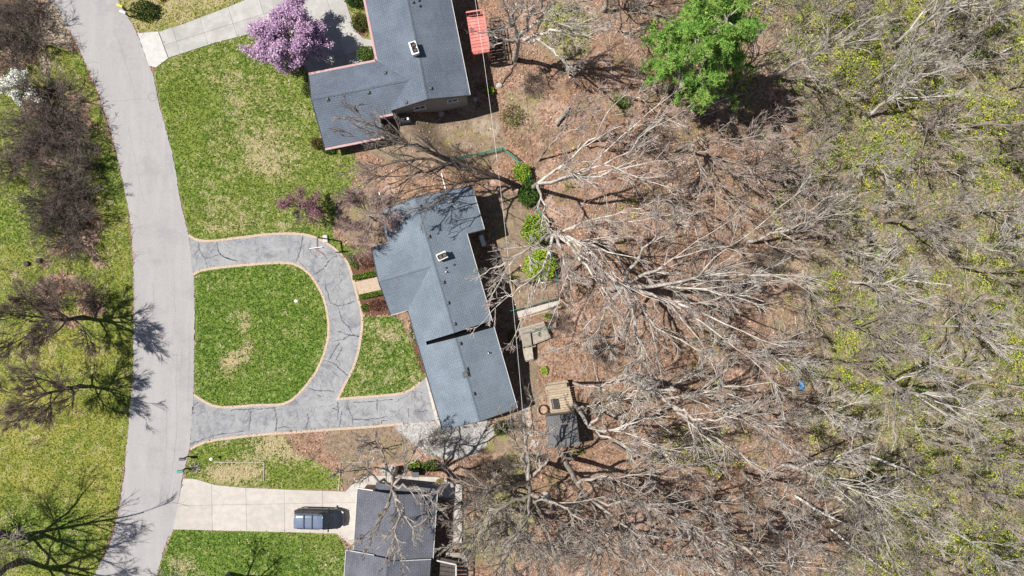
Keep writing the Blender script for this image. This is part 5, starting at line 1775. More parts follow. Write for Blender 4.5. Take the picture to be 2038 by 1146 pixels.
# --- thicket shrubs west of the street: many-stemmed, brown
def make_shrub(h, seed, mat, stems=16, label='', px=0, py=0, dense=1.0):
    rs = np.random.RandomState(seed)
    b = at(px, py)
    root = thing('bare_shrub', label, 'shrub', b, 'brown thicket shrubs by the street')
    K = 6
    Ls = []
    for i in range(stems):
        az = i * 2.4
        d = unit(np.array([math.cos(az) * 0.75, math.sin(az) * 0.75, 1.0]) + rs.normal(size=3) * 0.15)
        p = np.array([math.cos(az), math.sin(az), 0]) * rs.uniform(0.05, 0.5)
        p[2] = -0.1
        L = h * rs.uniform(0.7, 1.15)
        pts = [p]
        for k in range(K - 1):
            pts.append(pts[-1] + d * L / (K - 1))
            d = unit(d + rs.normal(size=3) * 0.14)
        Ls.append(np.array(pts))
    LP = np.stack(Ls)
    LR = np.tile(np.linspace(0.04, 0.014, K), (stems, 1))
    V, F = tubes(LP, LR, 4)
    npmesh('stems', V, F, mat, root, org=np.zeros(3))
    P2, R2 = grow(rs, LP, LR, 9, 0.2, 1.0, 0.8, 0.4, 4, 0.05, 0.2, 0.6, 0.013)
    P3, R3 = grow(rs, P2, R2, int(6 * dense), 0.15, 1.0, 0.75, 0.5, 3, 0.03, 0.25, 0.8, 0.012)
    V2, F2 = tubes(P2, R2, 3)
    V3, F3 = tubes(P3, R3, 3)
    npmesh('twigs', np.vstack([V2, V3]), np.vstack([F2, F3 + len(V2)]), mat, root, org=np.zeros(3))
    return root


pmat('thicket_bark', (0.08, 0.065, 0.055), (0.17, 0.14, 0.12), 1.5, 0.9, rnd=0.3)
thick = [(42, 20, 1.0, 'at the top left corner'), (20, 70, 0.9, 'on the left edge, below the corner one'), (70, 82, 1.1, 'next to tan leaf litter near the top of the street'), (30, 115, 0.8, 'just above the white blossom tree'),
         (115, 200, 1.1, 'right of the white blossom tree'), (95, 255, 1.1, 'in the middle of the upper thicket'), (150, 270, 0.95, 'nearest the street in the upper thicket'), (135, 330, 1.15, 'in the heart of the thicket'), (30, 335, 0.9, 'alone at the left edge in dark shade'),
         (160, 365, 1.0, 'lower down, near the street verge'), (125, 405, 1.05, 'left of the lower thicket'), (165, 430, 1.0, 'right of the lower thicket'), (145, 470, 1.0, 'at the lower end of the thicket'), (100, 590, 0.75, 'between the stumps and the bare tree'), (185, 590, 0.7, 'just above the bare tree by the street'),
         (100, 440, 0.8, 'at the left of the thicket end'), (180, 315, .7, 'on the verge halfway along the thicket'), (70, 290, .9, 'at the left side of the heart of the thicket')]
shr = None
protoS = []
sr = np.random.RandomState(17)
for i, (px, py, s, where) in enumerate(thick):
    lab = f'bare brown many-stemmed shrub {where}'
    if i < 3:
        protoS.append(make_shrub(3.7, 80 + i, 'thicket_bark', 20, lab, px, py, 1.6))
        protoS[-1].scale = (s, s, s)
    else:
        o = copy_tree(protoS[i % 3], at(px, py), sr.uniform(0, 6.28), s)
        o['label'] = lab
# brush at the back of the yard
for i, (px, py, s, lab) in enumerate([(870, 870, 0.5, 'thin bare brush at the lower edge of the gravel patch'), (1290, 275, 0.7, 'bare brush below the green pine'), (1110, 640, 0.5, 'low bare brush beside the fence corner'),
                                      (1200, 700, 0.6, 'bare brush in the leaf litter behind the house'), (1000, 930, 0.6, 'bare brush between the shed path and the lowest house'), (960, 930, 0.55, 'bare brush above the walk end of the lowest house'),
                                      (1520, 520, 0.8, 'rusty brush in the inner woods'), (1060, 170, 0.5, 'low brush right of the upper yard')]):
    o = copy_tree(protoS[i % 3], at(px, py), sr.uniform(0, 6.28), s)
    o['label'] = lab
    o['group'] = 'brush behind the houses'

# ------------------------------------------------------------------ ground cover scattered as stuff
def scatter(rs, n, x0, x1, y0, y1):
    return rs.uniform(x0, x1, n), rs.uniform(y0, y1, n)


foot = np.zeros(GX.shape, bool)
for pts in ([(754, 416), (940, 374), (960, 460), (931, 470), (1022, 800), (884, 845), (812, 640), (780, 622), (745, 495), (770, 485)],
            [(620, 155), (754, 130), (728, -40), (905, -40), (940, 205), (790, 225), (765, 270), (650, 290)], [(712, 980), (870, 985), (866, 1200), (690, 1200), (692, 1092)], [(1088, 830), (1140, 825), (1146, 880), (1092, 885)]):
    foot |= pip(PX, PY, pts)
hardI = hard | foot
rs = np.random.RandomState(33)
# grass tufts
n = 210000
x, y = scatter(rs, n, -53, 12, -30, 31)
iy, ix = gi(x, y)
keep = (lawn_b[iy, ix] > 0.55 + 0.2 * rs.normal(size=n)) & ~hardI[iy, ix] & ~hard[np.minimum(iy + 1, ny - 1), np.minimum(ix + 1, nx - 1)]
x, y, iy, ix = x[keep], y[keep], iy[keep], ix[keep]
n = len(x)
dl = vnoise(x * 0.7, y * 0.7, 23) * 0.25 + vnoise(x * 1.9, y * 1.9, 21) * 0.45 + vnoise(x * 4.1, y * 4.1, 22) * 0.3 + 0.5 * blur(dry, 2)[iy, ix]
isdry = dl > 0.715 + 0.06 * rs.normal(size=n)
yy = np.clip(blur(yel, 4)[iy, ix], 0, 1)[:, None]
gcol = np.array([(0.042, 0.088, 0.012), (0.085, 0.152, 0.022), (0.145, 0.215, 0.04), (0.03, 0.062, 0.010)])[rs.randint(0, 4, n)]
gcol = gcol * (1 - 0.65 * yy) + np.array([0.26, 0.24, 0.045]) * 0.65 * yy
scol = np.array([(0.46, 0.39, 0.25), (0.36, 0.30, 0.17), (0.54, 0.47, 0.33)])[rs.randint(0, 3, n)]
gcol[isdry] = scol[isdry]
gcol *= rs.uniform(0.8, 1.2, (n, 1))
az = rs.uniform(0, 2 * np.pi, n)
hh = rs.uniform(0.05, 0.12, n)
ln = rs.uniform(0.07, 0.17, n)
P = np.stack([x, y, ground_h(x, y) + 0.005], -1)
d = np.stack([np.cos(az), np.sin(az), 0 * az], -1)
sd = np.stack([-np.sin(az), np.cos(az), 0 * az], -1) * rs.uniform(0.04, 0.075, n)[:, None]
tip = P + d * ln[:, None]
tip[:, 2] += hh
V = np.stack([P - sd, P + sd, tip], 1).reshape(-1, 3)
o = npmesh('grass', V, np.arange(3 * n).reshape(n, 3), 'leaf_colours', col=np.repeat(gcol, 3, axis=0))
tag(o, 'tufty spring grass with straw patches on the lawns', 'grass', kind='stuff')

# dandelions on the island
n = 900
x, y = scatter(rs, n, -34, -17, -14, 4)
iy, ix = gi(x, y)
keep = (lawn_b[iy, ix] > 0.8) & ~hard[iy, ix] & (vnoise(x * 0.3, y * 0.3, 4) > 0.5)
x, y = x[keep], y[keep]
C = np.stack([x, y, ground_h(x, y) + 0.1], -1)
V, F, cc_ = leaf_cloud(rs, C, 0.05, [(0.5, 0.42, 0.03), (0.42, 0.4, 0.05)], flat=3)
o = npmesh('dandelions', V, F, 'petal_colours', col=cc_)
tag(o, 'yellow dandelions dotted over the island lawn', 'flowers', kind='stuff')

# fallen leaves
n = 150000
x, y = scatter(rs, n, -53, 56, -32, 32)
iy, ix = gi(x, y)
w = (1 - lawn_b[iy, ix]) * (1 - 0.55 * gw[iy, ix]) * (1 - 0.7 * soil[iy, ix]) * (1 - 0.9 * gravel[iy, ix]) * (1 - 0.8 * mulch[iy, ix])
keep = (rs.uniform(size=n) < w * np.clip(2.2 * (0.5 * vnoise(x * 0.8, y * 0.8, 31) + 0.5 * vnoise(x * 0.3, y * 0.3, 32)) - 0.45, 0.05, 1.2)) & ~hardI[iy, ix]
x, y = x[keep], y[keep]
C = np.stack([x, y, ground_h(x, y) + rs.uniform(0.03, 0.1, len(x))], -1)
V, F, cc_ = leaf_cloud(rs, C, 0.095, [(0.29, 0.18, 0.125), (0.38, 0.25, 0.18), (0.19, 0.12, 0.085), (0.46, 0.34, 0.265), (0.11, 0.075, 0.058), (0.34, 0.20, 0.125)], flat=2.0)
o = npmesh('fallen_leaves', V, F, 'litter_colours', col=cc_)
tag(o, 'reddish-brown fallen leaves carpeting the ground behind the houses', 'leaves', kind='stuff')

# brush: fine upright and slanting twigs through the woods
def twig_field(name, label, n, x0, x1, y0, y1, wfun, lmin, lmax, upb, cols, rad, seed, lie=False):
    rs = np.random.RandomState(seed)
    x, y = scatter(rs, n, x0, x1, y0, y1)
    iy, ix = gi(x, y)
    keep = (rs.uniform(size=n) < wfun(x, y, iy, ix)) & ~hardI[iy, ix]
    x, y = x[keep], y[keep]
    n = len(x)
    P0 = np.stack([x, y, ground_h(x, y) - 0.03], -1)
    d = rs.normal(size=(n, 3))
    d[:, 2] = np.abs(d[:, 2]) * 0.5 + upb
    if lie:
        d[:, 2] = rs.uniform(0.0, 0.12, n)
        P0[:, 2] += 0.08
    d = unit(d)
    L = rs.uniform(lmin, lmax, n) ** 1.0
    pts = np.empty((n, 3, 3))
    pts[:, 0] = P0
    pts[:, 1] = P0 + d * L[:, None] * 0.5
    d2 = unit(d + rs.normal(size=(n, 3)) * (0.12 if lie else 0.3))
    pts[:, 2] = pts[:, 1] + d2 * L[:, None] * 0.5
    R = rad * rs.uniform(0.6, 1.4, n)[:, None] * np.array([[1.0, 0.8, 0.35]])
    V, F = tubes(pts, R, 3)
    col = np.array(cols)[rs.randint(0, len(cols), n)] * rs.uniform(0.75, 1.25, (n, 1))
    o = npmesh(name, V, F, 'litter_colours', col=np.repeat(col, 9, axis=0))
    tag(o, label, 'brush', kind='stuff')
    return o


def w_woods(x, y, iy, ix):
    px = x / S + CX
    return sm((px - 1130) / 160) * (0.55 + 0.45 * sm((px - 1450) / 250)) * (0.35 + 0.9 * vnoise(x * 0.35, y * 0.35, 41)) * (1 - 0.75 * sand[iy, ix])


twig_field('woodland_brush', 'tangled grey-brown undergrowth twigs all through the woods', 38000, -2, 58, -33, 33, w_woods, 0.6, 2.4, 0.4,
           [(0.34, 0.28, 0.225), (0.20, 0.155, 0.12), (0.48, 0.42, 0.36), (0.10, 0.08, 0.062), (0.36, 0.28, 0.23)], 0.014, 51)
twig_field('fallen_sticks', 'sticks and dead branches lying on the woodland floor', 9000, -1, 58, -33, 33, w_woods, 0.8, 4.2, 0.05,
           [(0.40, 0.35, 0.30), (0.26, 0.20, 0.16), (0.52, 0.48, 0.43), (0.12, 0.09, 0.075)], 0.03, 52, lie=True)


def w_thick(x, y, iy, ix):
    return (1 - lawn_b[iy, ix]) * 0.9


twig_field('thicket_brush', 'fine brown twigs filling the thicket west of the street', 9000, -54, -36, 0, 31, w_thick, 0.5, 1.7, 0.5,
           [(0.17, 0.125, 0.10), (0.11, 0.08, 0.065), (0.26, 0.20, 0.16)], 0.015, 53)

# yellow-green spring leaves of the understory
n = 18000
x, y = scatter(rs, n, 3, 58, -32, 32)
iy, ix = gi(x, y)
px_ = x / S + CX
cl = vnoise(x * 0.22, y * 0.22, 61) * 0.4 + vnoise(x * 0.7, y * 0.7, 62) * 0.35 + vnoise(x * 1.7, y * 1.7, 63) * 0.25
keep = (cl + 0.45 * gw[iy, ix] + 0.08 * rs.normal(size=n) > 0.90) & ~hardI[iy, ix]
x, y, cl = x[keep], y[keep], cl[keep]
n = len(x)
k = 16
hgt = rs.uniform(0.2, 1.5, n)
C = np.stack([x, y, ground_h(x, y) + hgt], -1)[:, None] + rs.normal(size=(n, k, 3)) * (np.array([0.17, 0.17, 0.12]) * (0.7 + 0.5 * hgt[:, None, None]))
pal = np.array([(0.47, 0.51, 0.06), (0.36, 0.42, 0.065), (0.21, 0.28, 0.055), (0.52, 0.48, 0.04), (0.15, 0.22, 0.04), (0.29, 0.35, 0.11)])
V, F, cc_ = leaf_cloud(rs, C.reshape(-1, 3), 0.085, [(1, 1, 1)], flat=1.2, jitter=0.3)
pc = np.repeat(pal[rs.choice(6, n, p=[.23, .26, .19, .06, .14, .12])], k * 4, axis=0)
o = npmesh('understory_leaves', V, F, 'leaf_colours', col=cc_ * pc)
tag(o, 'bright yellow-green spring leaves of the woodland understory', 'undergrowth', kind='stuff')
# low green plants
n = 70000
x, y = scatter(rs, n, 3, 58, -32, 32)
iy, ix = gi(x, y)
keep = (gw[iy, ix] * (0.3 + vnoise(x * 0.5, y * 0.5, 71)) + 0.15 * rs.normal(size=n) > 0.55) & ~hardI[iy, ix]
x, y = x[keep], y[keep]
C = np.stack([x, y, ground_h(x, y) + rs.uniform(0.05, 0.25, len(x))], -1)
V, F, cc_ = leaf_cloud(rs, C, 0.11, [(0.10, 0.155, 0.025), (0.17, 0.23, 0.04), (0.25, 0.29, 0.06), (0.30, 0.28, 0.12)], flat=1.0)
o = npmesh('ground_plants', V, F, 'leaf_colours', col=cc_)
tag(o, 'low green weeds and ground plants in the woods', 'undergrowth', kind='stuff')

# gravel stones
n = 7000
x, y = scatter(rs, n, -14, 0, -20, -12)
iy, ix = gi(x, y)
keep = (gravel[iy, ix] > 0.5) & ~hardI[iy, ix]
x, y = x[keep], y[keep]
C = np.stack([x, y, ground_h(x, y) + 0.02], -1)
V, F, cc_ = leaf_cloud(rs, C, 0.055, [(0.36, 0.36, 0.345), (0.28, 0.275, 0.265), (0.44, 0.43, 0.415), (0.2, 0.2, 0.19)], flat=1.5)
o = npmesh('gravel', V, F, 'litter_colours', col=cc_)
tag(o, 'light grey gravel patch below the garage end', 'gravel', kind='stuff')

# ------------------------------------------------------------------ logs and snags
def log(label, pts, r0, mat='dead_wood', branches=4, seed=1, name='fallen_log'):
    rs = np.random.RandomState(seed)
    W = []
    for i, (px, py, h) in enumerate(pts):
        W.append(above(px, py, h))
    b = W[0].copy()
    root = thing(name, label, 'log', b)
    P = catmull(W, 9, 0.03, rs)
    R = np.linspace(r0, r0 * 0.35, 9)
    V, F = tubes(P[None], R[None], 7)
    npmesh('trunk', V, F, mat, root, smooth=True, org=b)
    P2, R2 = grow(rs, P[None], R[None], branches, 0.3, 0.98, 0.8, 0.22, 4, 0.1, 0.2, 0.45, 0.02)
    V, F = tubes(P2, R2, 4)
    npmesh('stub', V, F, mat, root, org=b)['kind'] = 'stuff'
    return root


log('white barkless snag lying in the lower right woods', [(1730, 905, 0.4), (1770, 922, 0.6), (1810, 938, 0.7), (1842, 960, 0.9)], 0.16, 'dead_wood', 9, 1)
log('brown fallen trunk below the blue tarp', [(1604, 792, 0.3), (1614, 840, 0.4), (1626, 885, 0.4), (1632, 905, 0.3)], 0.13, 'log_bark', 2, 2)
log('short dark fallen trunk continuing from the brown one', [(1630, 888, 0.2), (1648, 912, 0.3), (1664, 932, 0.3)], 0.11, 'bark_dark', 2, 3)
log('pale forked snag right of the rusty-twigged trees', [(1625, 398, 0.3), (1655, 390, 0.8), (1690, 372, 1.2)], 0.13, 'dead_wood', 3, 4)
log('long pale fallen trunk in the right woods with an upright side branch', [(1795, 556, 0.3), (1840, 562, 0.4), (1888, 568, 0.5)], 0.13, 'dead_wood', 4, 5)
log('long grey leaning trunk in the lower woods', [(1580, 985, 0.3), (1630, 1015, 0.8), (1680, 1040, 1.2), (1730, 1055, 1.5)], 0.15, 'dead_wood', 8, 6)
log('slim fallen trunk near the bottom right of the woods', [(1650, 1050, 0.3), (1700, 1090, 0.5), (1770, 1140, 0.8)], 0.13, 'dead_wood', 6, 7)
log('thin white pole of wood lying at the bottom right', [(1918, 1070, 0.2), (1950, 1088, 0.3), (1988, 1105, 0.3)], 0.08, 'dead_wood', 2, 8)
log('thin white fallen stem in the right woods, above the snag', [(1880, 808, 0.3), (1930, 822, 0.4), (1990, 835, 0.4)], 0.08, 'dead_wood', 3, 9)
log('pale thin log at the right edge of the upper woods', [(1985, 108, 0.3), (2038, 82, 0.4)], 0.14, 'dead_wood', 2, 10)
log('knobbly broken stump lying in the upper yard', [(1105, 248, 0.25), (1120, 232, 0.35), (1132, 214, 0.3)], 0.3, 'bark_grey', 3, 11, 'broken_stump')
log('grey leaning post-like log at the edge of the upper yard', [(998, 168, 0.15), (1012, 148, 0.2), (1028, 125, 0.2)], 0.09, 'bark_dark', 0 + 1, 12)
log('cut pale limb lying under the pine', [(1375, 180, 0.3), (1395, 175, 0.4), (1412, 166, 0.5)], 0.2, 'dead_wood', 2, 13)
log('long dark fallen trunk in the shadow below the shed', [(1215, 880, 0.2), (1270, 905, 0.3), (1340, 905, 0.3)], 0.15, 'bark_dark', 5, 14)


def rock(name, label, px, py, r, h, mat, seed, cat='rock'):
    rs = np.random.RandomState(seed)
    b = at(px, py)
    m = M()
    prof = []
    vs, fs = [], []
    n_, rings = 10, 5
    for i in range(rings):
        t = i / (rings - 1)
        rr_ = r * math.cos(t * 1.35) ** 0.7
        for j in range(n_):
            a = 2 * math.pi * j / n_
            k = rr_ * rs.uniform(0.85, 1.12)
            vs.append((b[0] + math.cos(a) * k, b[1] + math.sin(a) * k * 0.85, b[2] - 0.05 + h * math.sin(t * 1.45)))
    for i in range(rings - 1):
        fs += [(i * n_ + j, i * n_ + (j + 1) % n_, (i + 1) * n_ + (j + 1) % n_, (i + 1) * n_ + j) for j in range(n_)]
    fs.append(tuple((rings - 1) * n_ + j for j in range(n_)))
    m.add(vs, fs)
    o = m.build(name, mat, smooth=False)
    return tag(o, label, cat)


rock('boulder', 'white rock on the island lawn near the brick edging', 590, 599, 0.24, 0.22, 'pale_stone', 1)
rock('boulder', 'grey boulder at the end of the leaning log in the upper yard', 994, 170, 0.38, 0.3, 'stone', 2)
rock('boulder', 'white stone below the round yellow-green evergreen', 1080, 561, 0.2, 0.2, 'pale_stone', 3)
rock('boulder', 'pale flat stone by the shaded gable of the slate grey house', 877, 226, 0.4, 0.15, 'stone', 4)
rock('boulder', 'grey stone in the shade right of the slate grey house', 945, 198, 0.32, 0.2, 'stone', 5)
rock('boulder', 'dark mossy stone in the leaf litter behind the evergreens', 1190, 520, 0.35, 0.3, 'stone', 6)
rock('boulder', 'grey stone beside the plant bed near the grey boards', 1028, 690, 0.4, 0.25, 'stone', 7)
rock('boulder', 'white ball-like stone on the bottom lawn', 649, 1124, 0.11, 0.14, 'pale_stone', 8)
for i, (px, py, w_) in enumerate(((1085, 985, 'left'), (1300, 960, 'right'))):
    rock('boulder', f'half-buried brown stone in the lower woods, {w_} of the two', px, py, 0.45, 0.2, 'stone', 9 + i)
for (px, py, w_) in ((55, 525, 'left'), (79, 519, 'right')):
    b = at(px, py)
    t = thing('tree_stump', f'dark cut stump on the left lawn, {w_} of the pair', 'stump', b, 'pair of stumps')
    m = M().lathe((b[0], b[1], b[2] - 0.1), [(0.34, 0), (0.27, 0.15), (0.24, 0.42)], 12).build('trunk', 'bark_dark', t)
    M().lathe((b[0], b[1], b[2] + 0.32), [(0.235, 0), (0.23, 0.012)], 12).build('cut_face', 'timber_dark', t)

# ------------------------------------------------------------------ fence, cable, edging
def fence_run(label, line, h=1.2):
    P = [at(*p) for p in line]
    t = thing('wire_fence', label, 'fence', P[0])
    wires = M()
    up = np.array([0, 0, 1.0])
    for a, b in zip(P[:-1], P[1:]):
        L = np.linalg.norm(b - a)
        k = max(1, int(round(L / 2.2)))
        for s in range(k):
            p = a + (b - a) * s / k
            M().tube([p - up * 0.2, p + up * (h + 0.05)], 0.035, 6).build('post', 'green_wire', t)
        M().tube([a + up * h, b + up * h], 0.032, 6).build('top_rail', 'green_wire', t)
        for z in np.arange(0.08, h - 0.05, 0.16):
            wires.tube([a + up * z, b + up * z], 0.011, 3, False)
        for s in range(int(L / 0.16)):
            p = a + (b - a) * (s + 0.5) * 0.16 / L
            wires.tube([p + up * 0.03, p + up * h], 0.009, 3, False)
    M().tube([P[-1] - up * 0.2, P[-1] + up * (h + 0.05)], 0.035, 6).build('post', 'green_wire', t)
    o = wires.build('wire_mesh', 'green_wire', t)
    o['kind'] = 'stuff'
    return t


fence_run('green wire fence curving round the back yard behind the evergreens', [(905, 320), (950, 310), (1000, 298), (1026, 318), (1052, 352), (1062, 395), (1075, 425), (1092, 480), (1106, 550), (1110, 590)])
fence_run('green wire fence along the concrete strip from the long house', [(1000, 622), (1035, 613), (1075, 602), (1110, 592)])
fence_run('short leaning green fence panel over the square of grey boards', [(1046, 664), (1072, 656), (1100, 652)], 0.9)

gap = structure(M().prism(wz([(1022, 622), (1112, 597), (1115, 606), (1027, 634)]), -0.3, 0.08), 'garden_walk', 'concrete')
ORG[gap.name] = np.zeros(3)


def board_edge(label, line, mat, h=0.12, w=0.09, name='garden_edging', cat='edging'):
    P = [at(*p) for p in line]
    t = thing(name, label, cat, P[0])
    for a, b in zip(P[:-1], P[1:]):
        L = np.linalg.norm(b - a)
        k = max(1, int(round(L / 1.8)))
        for s in range(k):
            p0 = a + (b - a) * (s + 0.01) / k
            p1 = a + (b - a) * (s + 0.99) / k
            M().bar(p0 + [0, 0, h / 2 - 0.03], p1 + [0, 0, h / 2 - 0.03], w, h).build('board', mat, t)
    return t


board_edge('pale timber edging of the bare bed beside the mailboxes', [(424, 919), (526, 920), (525, 957)], 'timber_grey')
board_edge('timber edging of the bare bed at the corner of the lower concrete drive', [(674, 976), (678, 919), (748, 920)], 'timber_tan')
board_edge('tan timber edge on the lower side of the concrete strip', [(1027, 637), (1080, 622), (1118, 610)], 'timber_tan', 0.2, 0.12)
board_edge('tan timber edging below the gravel, left of the garden shed', [(1017, 876), (1054, 868)], 'timber_tan')
board_edge('short plank leaning against the lower right corner of the garage', [(966, 852), (984, 844)], 'timber_tan', 0.08, 0.3, 'loose_plank', 'plank')
t = thing('brick_wall', 'low brick garden wall in the shade beside the garage end', 'wall', at(1030, 712))
ps = [at(*p) for p in [(1028, 710), (1040, 760), (1052, 803), (1060, 860)]]
mm = M()
for a, b in zip(ps[:-1], ps[1:]):
    L = np.linalg.norm(b - a)
    k = int(L / 0.24)
    for s in range(k):
        for c_ in range(3):
            p0 = a + (b - a) * (s + 0.02 + 0.5 * (c_ % 2)) / k
            p1 = a + (b - a) * (s + 0.97 + 0.5 * (c_ % 2)) / k
            mm.bar(p0 + [0, 0, 0.02 + c_ * 0.085], p1 + [0, 0, 0.02 + c_ * 0.085], 0.2, 0.078)
o = mm.build('brick', 'red_brick', t)
o['kind'] = 'stuff'
# stepping slabs to the shed
for i, (px, py) in enumerate([(1051, 825), (1056, 843), (1060, 862), (1064, 882), (1044, 810)]):
    p = at(px, py)
    o = M().box((p[0], p[1], p[2] + 0.02), (0.75, 0.62, 0.1), (1, -0.25, 0), bev=0.02).build('stepping_stone', 'concrete')
    tag(o, f'square concrete stepping slab left of the garden shed, {ORD[i] if i < 4 else "nearest the garage"}' + (' along the path' if i < 4 else ''), 'paving', 'stepping slabs to the shed')

# utility cable over the back yards
up_ = at(925, -120)
t = thing('utility_pole', 'timber utility pole just beyond the top edge', 'pole', up_)
M().tube([up_ - [0, 0, 0.5], up_ + [0, 0, 9.4]], [0.16, 0.11], 10).build('post', 'timber_grey', t)
M().box((up_[0], up_[1], up_[2] + 8.7), (2.2, 0.12, 0.14)).build('crossarm', 'timber_grey', t)
for off, lab in ((0.0, 'pale overhead cable running down the back yards from the top edge'),):
    a = np.array([up_[0] + off, up_[1], up_[2] + 8.8])
    b = at(1049, 935, 5.6)
    b[0] += off * 0.3
    pts = []
    for s in np.linspace(0, 1, 40):
        p = a * (1 - s) + b * s
        p[2] -= 4 * 1.6 * s * (1 - s)
        p[0] += 4 * 0.62 * s * (1 - s)
        pts.append(p)
    o = M().tube(pts, 0.016 if off == 0 else 0.008, 5).build('overhead_cable', 'cable_sheath')
    tag(o, lab, 'cable')

# drain pipes lying by the long house
for (a, b, lab) in (((755, 383), (765, 412), 'white drain pipe lying above the left corner of the long house'), ((879, 345), (888, 381), 'white drain pipe lying above the ridge end of the long house')):
    p0, p1 = above(*a, 0.12), above(*b, 0.12)
    m = M().tube([p0, (p0 + p1) / 2, p1], 0.06, 8).build('drain_pipe', 'white_paint')
    tag(m, lab, 'pipe')

# ------------------------------------------------------------------ yard objects
# basketball hoop
b = at(648, 475)
t = thing('basketball_hoop', 'black basketball hoop at the bend of the looped drive', 'basketball hoop', b)
M().box((b[0], b[1], b[2] + 0.12), (0.5, 0.75, 0.22), (1, 0.1, 0), bev=0.06).build('base', 'gutter_grey', t)
top = np.array([b[0] - 0.02, b[1] - 0.1, b[2] + 2.9])
M().tube([b + [0, 0, 0.2], top], 0.065, 8).build('pole', 'black_metal', t)
bd = top + [0.05, -1.0, 0.25]
M().bar(top - [0, 0, 0.05], bd - [0, 0, 0.15], 0.12, 0.12).build('arm', 'black_metal', t)
bb = M().box(bd, (1.25, 0.05, 0.8), (1, 0.13, 0)).build('backboard', 'white_paint', t)
M().box(bd + [0.004, -0.03, -0.15], (0.55, 0.012, 0.42), (1, 0.13, 0)).build('target_square', 'black_metal', bb)
ring = [bd + np.array([0.22 * math.cos(a) + 0.03, -0.3 + 0.22 * math.sin(a), -0.3]) for a in np.linspace(0, 2 * math.pi, 19)]
M().tube(ring, 0.015, 6, False).build('rim', 'orange_rim', t)
net = M()
for k_ in range(12):
    a = k_ * math.pi / 6
    c0 = bd + np.array([0.03, -0.3, -0.3])
    net.tube([c0 + [0.21 * math.cos(a), 0.21 * math.sin(a), 0], c0 + [0.12 * math.cos(a + 0.4), 0.12 * math.sin(a + 0.4), -0.4]], 0.008, 3, False)
net.build('net', 'white_paint', t)


def mailbox(label, px, py, mat, rz=0.0, post='timber_dark', extra=None):
    b = at(px, py)
    t = thing('mailbox', label, 'mailbox', b)
    M().box((b[0], b[1], b[2] + 0.5), (0.11, 0.11, 1.1), (1, 0, 0)).build('post', post, t)
    d = Vector((math.cos(rz), math.sin(rz), 0))
    n_ = Vector((-d.y, d.x, 0))
    m = M()
    prof = [(-0.13, 0.0), (0.13, 0.0), (0.13, 0.14), (0.1, 0.21), (0.05, 0.25), (-0.05, 0.25), (-0.1, 0.21), (-0.13, 0.14)]
    c = Vector((b[0], b[1], b[2] + 1.05))
    vs = [c + d * s * 0.28 + n_ * u + Vector((0, 0, v)) for s in (-1, 1) for u, v in prof]
    k = len(prof)
    m.add(vs, [tuple(range(k - 1, -1, -1)), tuple(range(k, 2 * k))] + [(i, (i + 1) % k, k + (i + 1) % k, k + i) for i in range(k)])
    bx = m.build('box', mat, t)
    M().box(c + d * -0.29 + Vector((0, 0, 0.12)), (0.02, 0.2, 0.2), d).build('door', mat, t)
    M().box(c + n_ * 0.14 + Vector((0, 0, 0.2)), (0.04, 0.015, 0.2), d).build('flag', 'red_paint', t)
    if extra:
        M().box(c + n_ * 0.0 + Vector((0, 0, -0.14)), (0.5, 0.22, 0.2), d).build('newspaper_tube', extra, t)
    return t


mailbox('black mailbox at the kerb below the looped drive', 374, 908, 'black_metal', 0.05)
mailbox('teal mailbox beside white flowers at the corner of the lower concrete drive', 370, 932, 'teal_paint', 0.1)
mailbox('yellow and black newspaper box by the evergreen at the top of the street', 252, 21, 'yellow_plastic', -0.4, 'timber_dark', 'black_metal')
mailbox('white mailbox next to the yellow newspaper box', 258, 33, 'white_paint', -0.4, 'timber_dark', 'black_metal')
bush('flower_bed', 'ring of white flowers round the foot of the teal mailbox', 389, 930, 0.5, 0.55, 0.3, [(0.6, 0.58, 0.5), (0.1, 0.14, 0.05), (0.55, 0.5, 0.42)], 91, 350, 0.055, 'flowers')
bush('flower_bed', 'small red flowers at the top edge above the concrete drive', 326, 1, 0.25, 0.2, 0.25, [(0.5, 0.02, 0.02), (0.1, 0.14, 0.05)], 92, 120, 0.055, 'flowers')
b = at(428, 909)
t = thing('garden_lamp', 'small white-capped yard lamp on the verge right of the black mailbox', 'lamp', b)
M().tube([b - [0, 0, 0.1], b + [0, 0, 0.75]], 0.04, 8).build('post', 'black_metal', t)
M().lathe((b[0], b[1], b[2] + 0.72), [(0.09, 0), (0.11, 0.2), (0.16, 0.22), (0.03, 0.32)], 10).build('lamp_head', 'white_paint', t)

# heat pump and bench-like unit in the shade of the long house
b = at(961, 480)
t = thing('patio_table', 'narrow white table in the shade at the back corner of the long house', 'table', b)
d = Vector(fA.dir(0, 1))
M().box((b[0], b[1], b[2] + 0.75), (1.15, 0.42, 0.05), d).build('top', 'white_paint', t)
for s1_, s2_ in ((-1, -1), (-1, 1), (1, -1), (1, 1)):
    q_ = Vector((b[0], b[1], b[2])) + d * 0.5 * s1_ + Vector(fA.dir(1, 0)) * 0.16 * s2_
    M().tube([q_, q_ + Vector((0, 0, 0.73))], 0.03, 6).build('leg', 'white_paint', t)
b = at(808, 240)
t = thing('heat_pump', 'grey heat pump unit at the notch of the slate grey house', 'heat pump', b)
M().box((b[0], b[1], b[2] + 0.35), (0.8, 0.35, 0.75), fB.dir(1, 0), bev=0.04).build('case', 'galvanised', t)
M().lathe((b[0], b[1], b[2] + 0.72), [(0.15, 0), (0.15, 0.02)], 14).build('fan_grille', 'black_metal', t)
M().box((b[0], b[1], b[2] - 0.02), (1.0, 0.55, 0.1), fB.dir(1, 0)).build('pad', 'concrete', t)
